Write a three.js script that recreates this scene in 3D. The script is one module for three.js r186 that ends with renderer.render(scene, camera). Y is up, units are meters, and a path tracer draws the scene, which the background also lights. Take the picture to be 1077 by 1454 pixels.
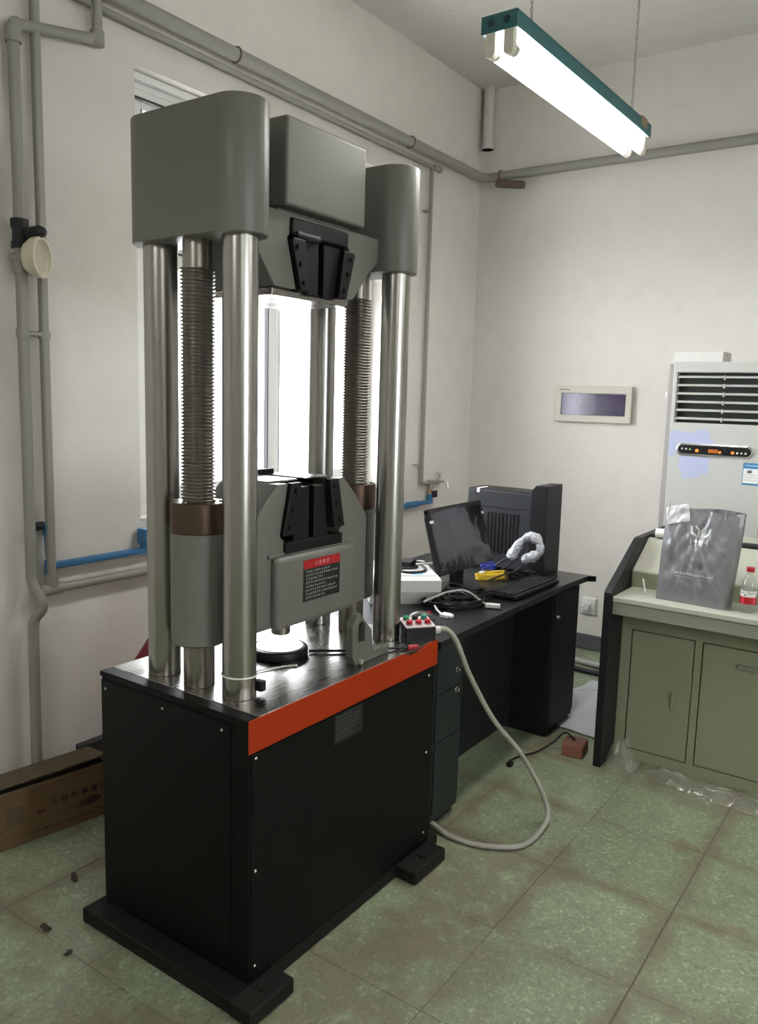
import * as THREE from 'three';
import { RoundedBoxGeometry } from 'three/addons/geometries/RoundedBoxGeometry.js';
import { mergeGeometries, mergeVertices, toCreasedNormals } from 'three/addons/utils/BufferGeometryUtils.js';
import { RectAreaLightUniformsLib } from 'three/addons/lights/RectAreaLightUniformsLib.js';

// ---------------------------------------------------------------- camera
const scene = new THREE.Scene();
const camera = new THREE.PerspectiveCamera(2 * Math.atan(727 / 1147.47) * 180 / Math.PI, 1077 / 1454, 0.05, 200);
{
  const pitch = 0.141317, roll = 0.027256, yaw = -0.610355;
  const fw = new THREE.Vector3(Math.sin(yaw) * Math.cos(pitch), -Math.sin(pitch), -Math.cos(yaw) * Math.cos(pitch));
  const rt = new THREE.Vector3(Math.cos(yaw), 0, Math.sin(yaw)), up = rt.clone().cross(fw);
  const r2 = rt.clone().multiplyScalar(Math.cos(roll)).addScaledVector(up, Math.sin(roll));
  const u2 = rt.clone().multiplyScalar(-Math.sin(roll)).addScaledVector(up, Math.cos(roll));
  camera.position.set(0, 1.62, 0);
  camera.quaternion.setFromRotationMatrix(new THREE.Matrix4().makeBasis(r2, u2, fw.clone().negate()));
}
// ---------------------------------------------------------------- sky, lights, exposure
scene.background = new THREE.Color().setRGB(0.96, 0.98, 1.0);       // bright overcast
scene.backgroundIntensity = 16;
RectAreaLightUniformsLib.init();
const TUBE_GLOW = 15, TUBE_LIGHT = 50;                               // the tube's face, and the light in front of it
const LAMP_COLOR = new THREE.Color().setRGB(1.0, 0.985, 0.93);
const renderer = new THREE.WebGLRenderer({ antialias: true });
renderer.toneMapping = THREE.LinearToneMapping;
renderer.toneMappingExposure = 1.16;
renderer.shadowMap.enabled = true;

// ---------------------------------------------------------------- helpers
function rng(seed) { let a = seed >>> 0; return () => { a = (a + 0x6D2B79F5) | 0; let t = Math.imul(a ^ (a >>> 15), 1 | a); t = (t + Math.imul(t ^ (t >>> 7), 61 | t)) ^ t; return ((t ^ (t >>> 14)) >>> 0) / 4294967296; }; }
const R = rng(7);
function hash2(x, y, s) { let h = Math.imul(x, 374761393) ^ Math.imul(y, 668265263) ^ Math.imul(s, 974634721); h = Math.imul(h ^ (h >>> 13), 1274126177); return ((h ^ (h >>> 16)) >>> 0) / 4294967296; }
function vnoise(x, y, s = 0) {
  const xi = Math.floor(x), yi = Math.floor(y), fx = x - xi, fy = y - yi, u = fx * fx * (3 - 2 * fx), v = fy * fy * (3 - 2 * fy);
  const a = hash2(xi, yi, s), b = hash2(xi + 1, yi, s), c = hash2(xi, yi + 1, s), d = hash2(xi + 1, yi + 1, s);
  return a + (b - a) * u + (c - a) * v + (a - b - c + d) * u * v;
}
function fbm(x, y, s = 0, o = 4) { let a = 0, w = 0.5, t = 0; for (let i = 0; i < o; i++) { a += w * vnoise(x, y, s + i * 17); t += w; w *= 0.5; x *= 2.03; y *= 2.03; } return a / t; }
const used = new Map();
function numbered(n) { const k = used.get(n) || 0; used.set(n, k + 1); return k ? n + '_' + String(k).padStart(3, '0') : n; }
function shade(m) { m.castShadow = true; m.receiveShadow = true; return m; }
function thing(name, label, category, pos = [0, 0, 0], turn = 0, group) {
  const o = new THREE.Group(); o.name = numbered(name); o.position.set(...pos); o.rotation.y = turn; scene.add(o);
  o.userData = { label, category }; if (group) o.userData.group = group; return o;
}
function single(name, geo, m, label, category, group) {
  const o = shade(new THREE.Mesh(geo, m)); o.name = numbered(name); scene.add(o);
  o.userData = { label, category }; if (group) o.userData.group = group; return o;
}
function part(name, geo, m, parent, label, kind) {
  const o = shade(new THREE.Mesh(Array.isArray(geo) ? merge(geo) : geo, m)); o.name = name;
  if (label) o.userData.label = label; if (kind) o.userData.kind = kind; parent.add(o); return o;
}
function parts(name, geos, m, parent, label) { for (const g of geos) part(name, g, m, parent, label); }
function struct(name, geo, m) { const o = shade(new THREE.Mesh(Array.isArray(geo) ? merge(geo) : geo, m)); o.name = name; o.userData.kind = 'structure'; scene.add(o); return o; }
function merge(list) {
  return mergeGeometries(list.map((g) => { const n = g.index ? g.toNonIndexed() : g; for (const k of Object.keys(n.attributes)) if (!['position', 'normal', 'uv'].includes(k)) n.deleteAttribute(k); n.morphAttributes = {}; return n; }));
}
// texture coordinates in metres, by the way each face points
function boxUV(g0) {
  const g = g0.index ? g0.toNonIndexed() : g0, p = g.attributes.position, uv = new Float32Array(p.count * 2), a = new THREE.Vector3(), b = new THREE.Vector3(), c = new THREE.Vector3();
  for (let i = 0; i < p.count; i += 3) {
    a.fromBufferAttribute(p, i); b.fromBufferAttribute(p, i + 1); c.fromBufferAttribute(p, i + 2);
    const n = b.clone().sub(a).cross(c.clone().sub(a)), x = Math.abs(n.x), y = Math.abs(n.y), z = Math.abs(n.z);
    for (const [k, v] of [a, b, c].entries()) {
      const q = y >= x && y >= z ? [v.x, v.z] : x >= z ? [v.z, v.y] : [v.x, v.y];
      uv[(i + k) * 2] = q[0]; uv[(i + k) * 2 + 1] = q[1];
    }
  }
  g.setAttribute('uv', new THREE.BufferAttribute(uv, 2)); return g;
}
// box given by its corners
function bx(x0, x1, y0, y1, z0, z1, r = 0) {
  const w = x1 - x0, h = y1 - y0, d = z1 - z0;
  const g = r ? new RoundedBoxGeometry(w, h, d, 2, Math.min(r, w / 2.01, h / 2.01, d / 2.01)) : new THREE.BoxGeometry(w, h, d);
  return g.translate((x0 + x1) / 2, (y0 + y1) / 2, (z0 + z1) / 2);
}
function cyl(r, h, x, y, z, seg = 24, axis = 'y', r2 = r) {
  const g = new THREE.CylinderGeometry(r2, r, h, seg);
  if (axis === 'x') g.rotateZ(-Math.PI / 2); if (axis === 'z') g.rotateX(Math.PI / 2);
  return g.translate(x, y, z);
}
// chamfered round bar standing on y0
function bar(r, y0, y1, x, z, seg = 40, c = 0.003) { return new THREE.LatheGeometry([[0, y0], [r - c, y0], [r, y0 + c], [r, y1 - c], [r - c, y1], [0, y1]].map((p) => new THREE.Vector2(...p)), seg).translate(x, 0, z); }
function lathe(pts, seg = 32) { return new THREE.LatheGeometry(pts.map((p) => new THREE.Vector2(...p)), seg); }
// a line through points with its corners rounded
function bent(points, rad) {
  const P = points.map((p) => new THREE.Vector3(...p)), out = [P[0].clone()];
  for (let i = 1; i < P.length - 1; i++) {
    const a = P[i - 1].clone().sub(P[i]), b = P[i + 1].clone().sub(P[i]), ra = Math.min(rad, a.length() * 0.49), rb = Math.min(rad, b.length() * 0.49);
    const s = P[i].clone().addScaledVector(a.normalize(), ra), e = P[i].clone().addScaledVector(b.normalize(), rb);
    for (let k = 0; k <= 6; k++) { const t = k / 6; out.push(s.clone().multiplyScalar((1 - t) * (1 - t)).addScaledVector(P[i], 2 * t * (1 - t)).addScaledVector(e, t * t)); }
  }
  out.push(P[P.length - 1].clone()); return out;
}
// sweep a circle along given points (no smoothing), ends closed
function sweep(pts, r, seg = 12) {
  const rad = typeof r === 'function' ? r : () => r, pos = [], idx = [], uv = [], n = pts.length;
  let nrm = null, len = 0;
  for (let i = 0; i < n; i++) {
    const t = pts[Math.min(i + 1, n - 1)].clone().sub(pts[Math.max(i - 1, 0)]).normalize();
    if (!nrm) { nrm = new THREE.Vector3(0, 1, 0); if (Math.abs(t.y) > 0.9) nrm.set(1, 0, 0); }
    nrm = nrm.clone().addScaledVector(t, -nrm.dot(t)).normalize();
    const bn = t.clone().cross(nrm), q = rad(i / (n - 1));
    if (i) len += pts[i].distanceTo(pts[i - 1]);
    for (let k = 0; k <= seg; k++) { const a = k / seg * Math.PI * 2; const v = pts[i].clone().addScaledVector(nrm, Math.cos(a) * q).addScaledVector(bn, Math.sin(a) * q); pos.push(v.x, v.y, v.z); uv.push(k / seg, len); }
  }
  for (let i = 0; i < n - 1; i++) for (let k = 0; k < seg; k++) { const a = i * (seg + 1) + k, b = a + seg + 1; idx.push(a, a + 1, b, b, a + 1, b + 1); }
  for (const [i, f] of [[0, 1], [n - 1, 0]]) { const c = pos.length / 3; pos.push(pts[i].x, pts[i].y, pts[i].z); uv.push(0, 0); for (let k = 0; k < seg; k++) { const a = i * (seg + 1) + k; f ? idx.push(c, a + 1, a) : idx.push(c, a, a + 1); } }
  const g = new THREE.BufferGeometry(); g.setAttribute('position', new THREE.Float32BufferAttribute(pos, 3)); g.setAttribute('uv', new THREE.Float32BufferAttribute(uv, 2)); g.setIndex(idx);
  return toCreasedNormals(g, 0.9);
}
const pipe = (points, r, rad = 0.05, seg = 14) => sweep(bent(points, rad), r, seg);
const cord = (points, r, n = 60, seg = 8, closed = false) => sweep(new THREE.CatmullRomCurve3(points.map((p) => new THREE.Vector3(...p)), closed, 'catmullrom', 0.5).getPoints(n), r, seg);
// profile in (z, y), pulled out along x from x0 to x1
function profileX(pts, x0, x1, bevel = 0, holes = []) {
  const s = new THREE.Shape(pts.map((p) => new THREE.Vector2(-p[0], p[1])));
  for (const h of holes) s.holes.push(new THREE.Path(h.map((p) => new THREE.Vector2(-p[0], p[1]))));
  const g = new THREE.ExtrudeGeometry(s, { depth: x1 - x0 - 2 * bevel, bevelEnabled: bevel > 0, bevelThickness: bevel, bevelSize: bevel, bevelOffset: -bevel, bevelSegments: 2, curveSegments: 20 });
  return g.rotateY(Math.PI / 2).translate(x0 + bevel, 0, 0);
}
// profile in (x, z), pulled up from y0 to y1
function profileY(shape, y0, y1, bevel = 0) {
  const g = new THREE.ExtrudeGeometry(shape, { depth: y1 - y0 - 2 * bevel, bevelEnabled: bevel > 0, bevelThickness: bevel, bevelSize: bevel, bevelOffset: -bevel, bevelSegments: 3, curveSegments: 24 });
  return g.rotateX(-Math.PI / 2).translate(0, y0 + bevel, 0);
}
function dataTex(n, fn, srgb = true, h = n) {
  const d = new Uint8Array(n * h * 4);
  for (let y = 0; y < h; y++) for (let x = 0; x < n; x++) { const c = fn(x, y), i = (y * n + x) * 4; d[i] = c[0] * 255; d[i + 1] = c[1] * 255; d[i + 2] = c[2] * 255; d[i + 3] = 255; }
  const t = new THREE.DataTexture(d, n, h); t.magFilter = THREE.LinearFilter; t.minFilter = THREE.LinearMipmapLinearFilter; t.generateMipmaps = true; t.wrapS = t.wrapT = THREE.RepeatWrapping;
  if (srgb) t.colorSpace = THREE.SRGBColorSpace; t.needsUpdate = true; return t;
}
function canvasTex(w, h, draw) {
  const c = document.createElement('canvas'); c.width = w; c.height = h; draw(c.getContext('2d'), w, h);
  const t = new THREE.CanvasTexture(c); t.colorSpace = THREE.SRGBColorSpace; return t;
}
// periodic noise for tiling textures
function pnoise(x, y, per, s) { const w = (a) => ((a % per) + per) % per; const xi = Math.floor(x), yi = Math.floor(y), fx = x - xi, fy = y - yi, u = fx * fx * (3 - 2 * fx), v = fy * fy * (3 - 2 * fy); const H = (i, j) => hash2(w(i), w(j), s); const a = H(xi, yi), b = H(xi + 1, yi), c = H(xi, yi + 1), d = H(xi + 1, yi + 1); return a + (b - a) * u + (c - a) * v + (a - b - c + d) * u * v; }
const cl = (v) => Math.max(0, Math.min(1, v));
const rgb = (r, g, b) => new THREE.Color().setRGB(r, g, b);
const mat = (c, roughness = 0.6, metalness = 0, o = {}) => new THREE.MeshStandardMaterial({ color: Array.isArray(c) ? rgb(...c) : c, roughness, metalness, ...o });
const phys = (c, o) => new THREE.MeshPhysicalMaterial({ color: Array.isArray(c) ? rgb(...c) : c, ...o });

// ---------------------------------------------------------------- materials
const plasterBump = dataTex(256, (x, y) => { const v = 0.5 * pnoise(x / 8, y / 8, 32, 3) + 0.3 * pnoise(x / 3.2, y / 3.2, 80, 4) + 0.2 * pnoise(x / 32, y / 32, 8, 5); return [v, v, v]; }, false);
plasterBump.repeat.set(1.4, 1.4);
const plasterMap = dataTex(512, (x, y) => { const v = 0.97 + 0.02 * pnoise(x / 64, y / 64, 8, 11) - 0.02 * Math.pow(pnoise(x / 16, y / 16, 32, 12), 3); return [v, v * 0.997, v * 0.99]; });
plasterMap.repeat.set(0.4, 0.4);
const M = {
  wall: mat([0.74, 0.715, 0.685], 0.75, 0, { map: plasterMap, bumpMap: plasterBump, bumpScale: 0.0012 }),
  ceiling: mat([0.73, 0.715, 0.69], 0.85, 0, { map: plasterMap, bumpMap: plasterBump, bumpScale: 0.0012 }),
  reveal: mat([0.76, 0.74, 0.72], 0.7),
  upvc: mat([0.78, 0.78, 0.77], 0.35),
  rubber: mat([0.03, 0.03, 0.032], 0.7),
  sill: mat([0.68, 0.67, 0.66], 0.4),
  glass: phys([0.97, 0.98, 0.98], { transmission: 1, thickness: 0, roughness: 0.0, ior: 1.45 }),
  baseboard: mat([0.09, 0.09, 0.1], 0.45),
  galv: mat([0.33, 0.325, 0.30], 0.5, 0.35),
  greyPipe: mat([0.30, 0.295, 0.27], 0.55, 0.1),
  paintPipe: mat([0.62, 0.605, 0.58], 0.6),
  bluePipe: mat([0.035, 0.16, 0.34], 0.42),
  brass: mat([0.42, 0.30, 0.2], 0.4, 0.8),
  blackIron: mat([0.022, 0.022, 0.024], 0.6, 0.2),
  cream: mat([0.62, 0.58, 0.45], 0.5),
  rust: mat([0.16, 0.12, 0.095], 0.75, 0.2),
  // machine
  blackPaint: phys([0.003, 0.004, 0.0038], { roughness: 0.5, specularIntensity: 0.3 }),
  darkFoot: phys([0.009, 0.009, 0.008], { roughness: 0.7, specularIntensity: 0.4 }),
  orange: phys([0.35, 0.028, 0.003], { roughness: 0.55, specularIntensity: 0.4 }),
  greyPaint: phys([0.145, 0.145, 0.13], { roughness: 0.42, specularIntensity: 0.8 }),
  steel: mat([0.36, 0.355, 0.335], 0.27, 1),
  screwSteel: mat([0.31, 0.295, 0.265], 0.32, 1),
  bronze: mat([0.085, 0.055, 0.038], 0.42, 0.7),
  plate: null,
  jaw: phys([0.006, 0.0065, 0.007], { roughness: 0.5, specularIntensity: 0.5 }),
  chromeBolt: mat([0.7, 0.7, 0.68], 0.25, 1),
  white: mat([0.78, 0.78, 0.77], 0.45),
  whiteTie: mat([0.8, 0.8, 0.76], 0.5),
  redPlastic: mat([0.42, 0.012, 0.03], 0.35),
  greenPlastic: mat([0.02, 0.22, 0.12], 0.35),
  blackPlastic: phys([0.007, 0.007, 0.0085], { roughness: 0.45, specularIntensity: 0.6 }),
  blackGloss: mat([0.012, 0.012, 0.014], 0.12),
  deskTop: mat([0.009, 0.0095, 0.012], 0.32),
  deskBody: phys([0.009, 0.011, 0.011], { roughness: 0.55, specularIntensity: 0.6 }),
  pedestal: phys([0.016, 0.021, 0.02], { roughness: 0.55, specularIntensity: 0.6 }),
  conduit: mat([0.30, 0.30, 0.255], 0.5),
  grey: mat([0.34, 0.34, 0.33], 0.5),
  lightGrey: mat([0.6, 0.6, 0.58], 0.45),
  yellow: mat([0.72, 0.5, 0.02], 0.4),
  blueCable: mat([0.02, 0.04, 0.35], 0.4),
  consoleGreen: mat([0.27, 0.285, 0.19], 0.5),
  consoleTop: mat([0.43, 0.435, 0.365], 0.42),
  consoleTopShaded: mat([0.23, 0.235, 0.19], 0.5),  // countertop paint darkened: shade on the upright front is put into the colour
  consoleBlack: phys([0.009, 0.0105, 0.0125], { roughness: 0.5, specularIntensity: 0.7 }),
  acWhite: mat([0.45, 0.455, 0.435], 0.38),
  acGrey: mat([0.32, 0.30, 0.29], 0.5),
  acDark: mat([0.012, 0.014, 0.013], 0.5),
  louver: mat([0.5, 0.52, 0.5], 0.4),
  chrome: mat([0.8, 0.8, 0.8], 0.15, 1),
  teal: mat([0.035, 0.15, 0.17], 0.45),
  tealShade: mat([0.01, 0.04, 0.06], 0.6),
  holder: mat([0.72, 0.70, 0.6], 0.5),
  tube: mat([0.9, 0.9, 0.88], 0.4, 0, { emissive: LAMP_COLOR, emissiveIntensity: TUBE_GLOW }),
  film: phys([0.97, 0.97, 0.95], { transmission: 0.93, thickness: 0, roughness: 0.12, ior: 1.45, side: THREE.DoubleSide }),
  bluefilm: phys([0.70, 0.74, 0.92], { transmission: 0.55, thickness: 0, roughness: 0.5, side: THREE.DoubleSide }),
  redCloth: mat([0.16, 0.008, 0.018], 0.85),
  brick: mat([0.22, 0.085, 0.055], 0.7),
  leaf: mat([0.035, 0.03, 0.02], 0.9),
};
{ // ground steel plate: crossed grinding marks and oily smears in the finish
  const rough = dataTex(512, (x, y) => { const v = 0.36 + 0.16 * pnoise(x / 2, y / 40, 256, 31) + 0.22 * (pnoise(x / 51.2, y / 51.2, 10, 32) - 0.5); return [cl(v), cl(v), cl(v)]; }, false);
  M.plate = mat([0.33, 0.32, 0.305], 0.62, 1, { roughnessMap: rough });
}

// ---------------------------------------------------------------- terrazzo
const FX0 = -2.78, FZ0 = -5.07, FS = 4.6;     // the texture covers FS metres from the corner of the room
const JX = -0.573, JZ = -2.11, TP = 0.425;    // tile joints
const terrazzo = (() => {
  const n = 2048, d = new Float32Array(n * n * 3), r = rng(91), px = FS / n;
  for (let y = 0; y < n; y++) for (let x = 0; x < n; x++) {
    const v = 0.92 + 0.16 * (vnoise(x / 3, y / 3, 2) - 0.5) + 0.12 * (fbm(x / 40, y / 40, 5, 3) - 0.5), i = (y * n + x) * 3;
    d[i] = 0.55 * v; d[i + 1] = 0.60 * v; d[i + 2] = 0.49 * v;
  }
  for (let k = 0; k < 120000; k++) { // stone chips
    const cx = r() * n, cy = r() * n, a = 0.7 + Math.pow(r(), 2.2) * 2.6, b = a * (0.5 + r() * 0.5), th = r() * 3.14, q = r(), co = Math.cos(th), si = Math.sin(th);
    const c = q < 0.45 ? [0.68, 0.69, 0.6] : q < 0.62 ? [0.76, 0.74, 0.65] : q < 0.85 ? [0.47, 0.52, 0.42] : [0.38, 0.41, 0.34];
    const e = Math.ceil(a);
    for (let yy = -e; yy <= e; yy++) for (let xx = -e; xx <= e; xx++) {
      const u = (xx * co + yy * si) / a, v = (-xx * si + yy * co) / b; if (u * u + v * v > 1) continue;
      const X = ((cx + xx) | 0), Y = ((cy + yy) | 0); if (X < 0 || Y < 0 || X >= n || Y >= n) continue;
      const i = (Y * n + X) * 3; d[i] += (c[0] - d[i]) * 0.5; d[i + 1] += (c[1] - d[i + 1]) * 0.5; d[i + 2] += (c[2] - d[i + 2]) * 0.5;
    }
  }
  // brown dirt caught along the joints in broken bands, and trodden round the machine's feet
  const spots = [[-1.2, -1.5, 0.22, 0.75, 0.55], [-1.35, -1.12, 0.55, 0.2, 0.5], [-1.22, -2.3, 0.2, 0.3, 0.5], [-2.1, -1.3, 0.3, 0.14, 0.4], [-0.72, -3.42, 0.45, 0.14, 0.45], [-0.98, -1.9, 0.12, 0.3, 0.35]];
  for (let y = 0; y < n; y++) for (let x = 0; x < n; x++) {
    const wx = FX0 + x * px, wz = FZ0 + y * px, w1 = fbm(wx * 5, wz * 5, 41, 3), grit = fbm(wx * 26, wz * 26, 61, 4), rag = (fbm(wx * 13, wz * 13, 47, 4) - 0.5);
    const jx = Math.abs(((wx - JX) / TP % 1 + 1.5) % 1 - 0.5) * TP, jz = Math.abs(((wz - JZ) / TP % 1 + 1.5) % 1 - 0.5) * TP;
    const band = Math.max(cl(1.1 - (jx + rag * 0.07) / 0.055), cl(1.1 - (jz + rag * 0.07) / 0.055)) * cl((w1 - 0.27) * 3);
    let s = 0.85 * band;
    for (const [cx, cz, rx, rz, k] of spots) { const u = (wx - cx) / rx, v = (wz - cz) / rz, q = u * u + v * v; if (q < 4) s = Math.max(s, k * cl((1.2 - q + 4 * rag) * 1.1)); }
    s = cl(s * (0.25 + 1.25 * grit)) + 0.18 * cl((fbm(wx * 3.2, wz * 3.2, 77, 5) - 0.5) * 4);
    s = Math.min(s, 0.72); const i = (y * n + x) * 3, D = [0.43, 0.39, 0.32];
    for (let c = 0; c < 3; c++) d[i + c] += (D[c] * (0.85 + 0.3 * grit) - d[i + c]) * s;
  }
  return dataTex(n, (x, y) => { const i = (y * n + x) * 3; return [cl(d[i]), cl(d[i + 1]), cl(d[i + 2])]; });
})();
M.terrazzo = mat([1.0, 1.0, 1.0], 0.42, 0, { map: terrazzo });
M.joint = mat([0.17, 0.16, 0.125], 0.9);

// ---------------------------------------------------------------- room
const RX = 3.6, RZ = 3.2, H = 3.66, T = 0.3;
const floor = struct('floor', boxUV(bx(-2.78 - T, RX + T, -0.3, -0.004, -5.07 - T, RZ + T)), M.joint);
{
  const xs = [], zs = [];
  for (let k = -12; k < 16; k++) xs.push(JX + k * TP); for (let k = -12; k < 16; k++) zs.push(JZ + k * TP);
  const g = 0.0006, rest = [];
  for (let i = 0; i < xs.length - 1; i++) for (let j = 0; j < zs.length - 1; j++) {
    const gx = (k) => (k === 12 ? 0.0022 : g), x0 = Math.max(xs[i] + gx(i), -2.78), x1 = Math.min(xs[i + 1] - gx(i + 1), RX), z0 = Math.max(zs[j] + g, -5.07), z1 = Math.min(zs[j + 1] - g, RZ);
    if (x1 - x0 < 0.02 || z1 - z0 < 0.02) continue;
    const t = new THREE.ExtrudeGeometry(new THREE.Shape([[x0, -z0], [x1, -z0], [x1, -z1], [x0, -z1]].map((p) => new THREE.Vector2(...p))), { depth: 0.0185, bevelEnabled: true, bevelThickness: 0.001, bevelSize: 0.001, bevelOffset: -0.001, bevelSegments: 1 });
    t.rotateX(-Math.PI / 2).translate(0, -0.0205 + (hash2(i, j, 5) - 0.5) * 0.0008, 0);
    const p = t.attributes.position, uv = new Float32Array(p.count * 2);
    for (let k = 0; k < p.count; k++) { uv[k * 2] = (p.getX(k) - FX0) / FS; uv[k * 2 + 1] = (p.getZ(k) - FZ0) / FS; }
    t.setAttribute('uv', new THREE.BufferAttribute(uv, 2));
    const near = x0 < 0.75 && z0 < -0.6;
    if (near) part('floor_tile', t, M.terrazzo, floor); else rest.push(t);
  }
  part('floor_tiling', rest, M.terrazzo, floor, null, 'stuff');
}
const WX = -2.78, WZ0 = -2.205, WZ1 = -3.955, WY0 = 1.07, WY1 = 2.895;
struct('wall_left', boxUV(profileX([[-5.07 - T, 0], [RZ + T, 0], [RZ + T, H], [-5.07 - T, H]], WX - T, WX, 0, [[[WZ1, WY0], [WZ0, WY0], [WZ0, WY1], [WZ1, WY1]]])), M.wall);
struct('wall_back', boxUV(bx(WX, RX + T, 0, H, -5.07 - T, -5.07)), M.wall);
struct('wall_right', boxUV(profileX([[-5.07, 0], [RZ, 0], [RZ, H], [-5.07, H]], RX, RX + T, 0, [[[-1.7, 1.05], [-0.3, 1.05], [-0.3, 2.6], [-1.7, 2.6]]])), M.wall);
struct('wall_front', boxUV(bx(WX, RX + T, 0, H, RZ, RZ + T)), M.wall);
struct('ceiling', boxUV(bx(WX - T, RX + T, H, H + T, -5.07 - T, RZ + T)), M.ceiling);
struct('baseboard_back', bx(WX + 0.012, RX, 0.0, 0.1, -5.069, -5.055, 0.003), M.baseboard);
struct('baseboard_left', bx(WX + 0.001, WX + 0.013, 0.0, 0.1, -5.069, -2.1, 0.003), M.baseboard);
struct('trim_1', bx(WX - T + 0.01, WX + 0.003, WY0 + 0.0005, WY0 + 0.012, WZ1 + 0.001, WZ0 - 0.001, 0.003), M.sill);  // window sill board
{ // window in the wall's opening: two sliding sashes, a transom and two fixed lights over it
  const win = new THREE.Group(); win.name = 'window_1'; win.userData = { kind: 'structure' }; win.position.set(-2.905, WY0, (WZ0 + WZ1) / 2); scene.add(win);
  const w = (WZ0 - WZ1) / 2, h = WY1 - WY0, y0 = 0.012, ty = 1.15;
  const f = 0.0445, q = w - 0.054; part('window_frame', [bx(-f, f, y0, y0 + 0.05, -q, q, 0.004), bx(-f, f, h - 0.055, h - 0.0005, -q, q, 0.004), bx(-0.045, 0.045, y0, h, -w, -w + 0.055, 0.004), bx(-0.045, 0.045, y0, h, w - 0.055, w, 0.004), bx(-f, f, ty, ty + 0.085, -q, q, 0.004), bx(0.046, 0.075, h - 0.03, h - 0.001, -w + 0.001, w - 0.001, 0.004), bx(0.0, 0.049, h - 0.085, h - 0.056, -q, q, 0.004)], M.upvc, win);
  parts('drip_line', [bx(0.045, 0.052, h - 0.093, h - 0.085, -w + 0.05, w - 0.05), bx(0.042, 0.049, ty - 0.006, ty, -w + 0.05, w - 0.05)], M.rubber, win);
  const sash = (z0, z1, x, ya, yb, name) => {
    const s = part(name, [bx(x - 0.018, x + 0.018, ya, yb, z0, z0 + 0.068, 0.005), bx(x - 0.018, x + 0.018, ya, yb, z1 - 0.068, z1, 0.005), bx(x - 0.017, x + 0.017, ya, ya + 0.065, z0 + 0.066, z1 - 0.066, 0.005), bx(x - 0.017, x + 0.017, yb - 0.065, yb, z0 + 0.066, z1 - 0.066, 0.005)], M.upvc, win);
    for (const z of [z0 + 0.068, z1 - 0.068]) part('gasket', bx(x - 0.006, x + 0.019, ya + 0.063, yb - 0.063, z - 0.003, z + 0.003), M.rubber, s);
    part('pane', bx(x - 0.003, x + 0.003, ya + 0.055, yb - 0.055, z0 + 0.06, z1 - 0.06), M.glass, s);
  };
  sash(-0.065, w - 0.05, 0.022, y0 + 0.05, ty, 'sash'); sash(-w + 0.05, -0.06, -0.02, y0 + 0.05, ty, 'sash');
  sash(-0.02, w - 0.05, 0.0, ty + 0.085, h - 0.055, 'fixed_light'); sash(-w + 0.05, -0.02, 0.0, ty + 0.085, h - 0.055, 'fixed_light');
}
{ // unseen window added for soft light on the machine's front and the left wall
  const win = new THREE.Group(); win.name = 'added_window_2'; win.userData = { kind: 'structure' }; win.position.set(RX + 0.15, 1.05, -1.0); scene.add(win);
  part('window_frame', [bx(-0.03, 0.03, 0, 0.06, -0.7, 0.7, 0.004), bx(-0.03, 0.03, 1.49, 1.55, -0.7, 0.7, 0.004), bx(-0.03, 0.03, 0, 1.55, -0.7, -0.64, 0.004), bx(-0.03, 0.03, 0, 1.55, 0.64, 0.7, 0.004), bx(-0.03, 0.03, 0, 1.55, -0.035, 0.035, 0.004)], M.upvc, win);
  for (const s of [-1, 1]) part('pane', bx(-0.003, 0.003, 0.05, 1.5, s > 0 ? 0.03 : -0.65, s > 0 ? 0.65 : -0.03), M.glass, win);
}
{ // outside: pale yard, low rendered wall, a bare shrub
  struct('yard_ground', bx(RX + T, 16, -0.5, -0.3, -16, 16), mat([0.45, 0.44, 0.42], 0.9));
  struct('courtyard_ground', bx(-16, WX - T, -0.5, -0.3, -16, 6), mat([0.45, 0.44, 0.42], 0.9));
  struct('courtyard_wall', bx(-9.2, -9.0, -0.3, 0.75, -16, 4, 0.02), mat([0.55, 0.52, 0.66], 0.9));
  const t = thing('bare_shrub', 'bare thin-twigged shrub growing outside the window', 'shrub', [-5.6, -0.3, -5.95]), r = rng(55), tw = [];
  for (let k = 0; k < 16; k++) {
    const a = r() * 6.28, s = 0.10 + r() * 0.2, h = 1.3 + r() * 0.75;
    tw.push(cord([[Math.cos(a) * 0.03, 0, Math.sin(a) * 0.03], [Math.cos(a) * s * 0.5, h * 0.5, Math.sin(a) * s * 0.5], [Math.cos(a) * s, h, Math.sin(a) * s]], (u) => 0.009 * (1 - u * 0.7), 8, 5));
  }
  part('twigs', tw, mat([0.09, 0.075, 0.055], 0.9), t, null, 'stuff');
}

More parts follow.
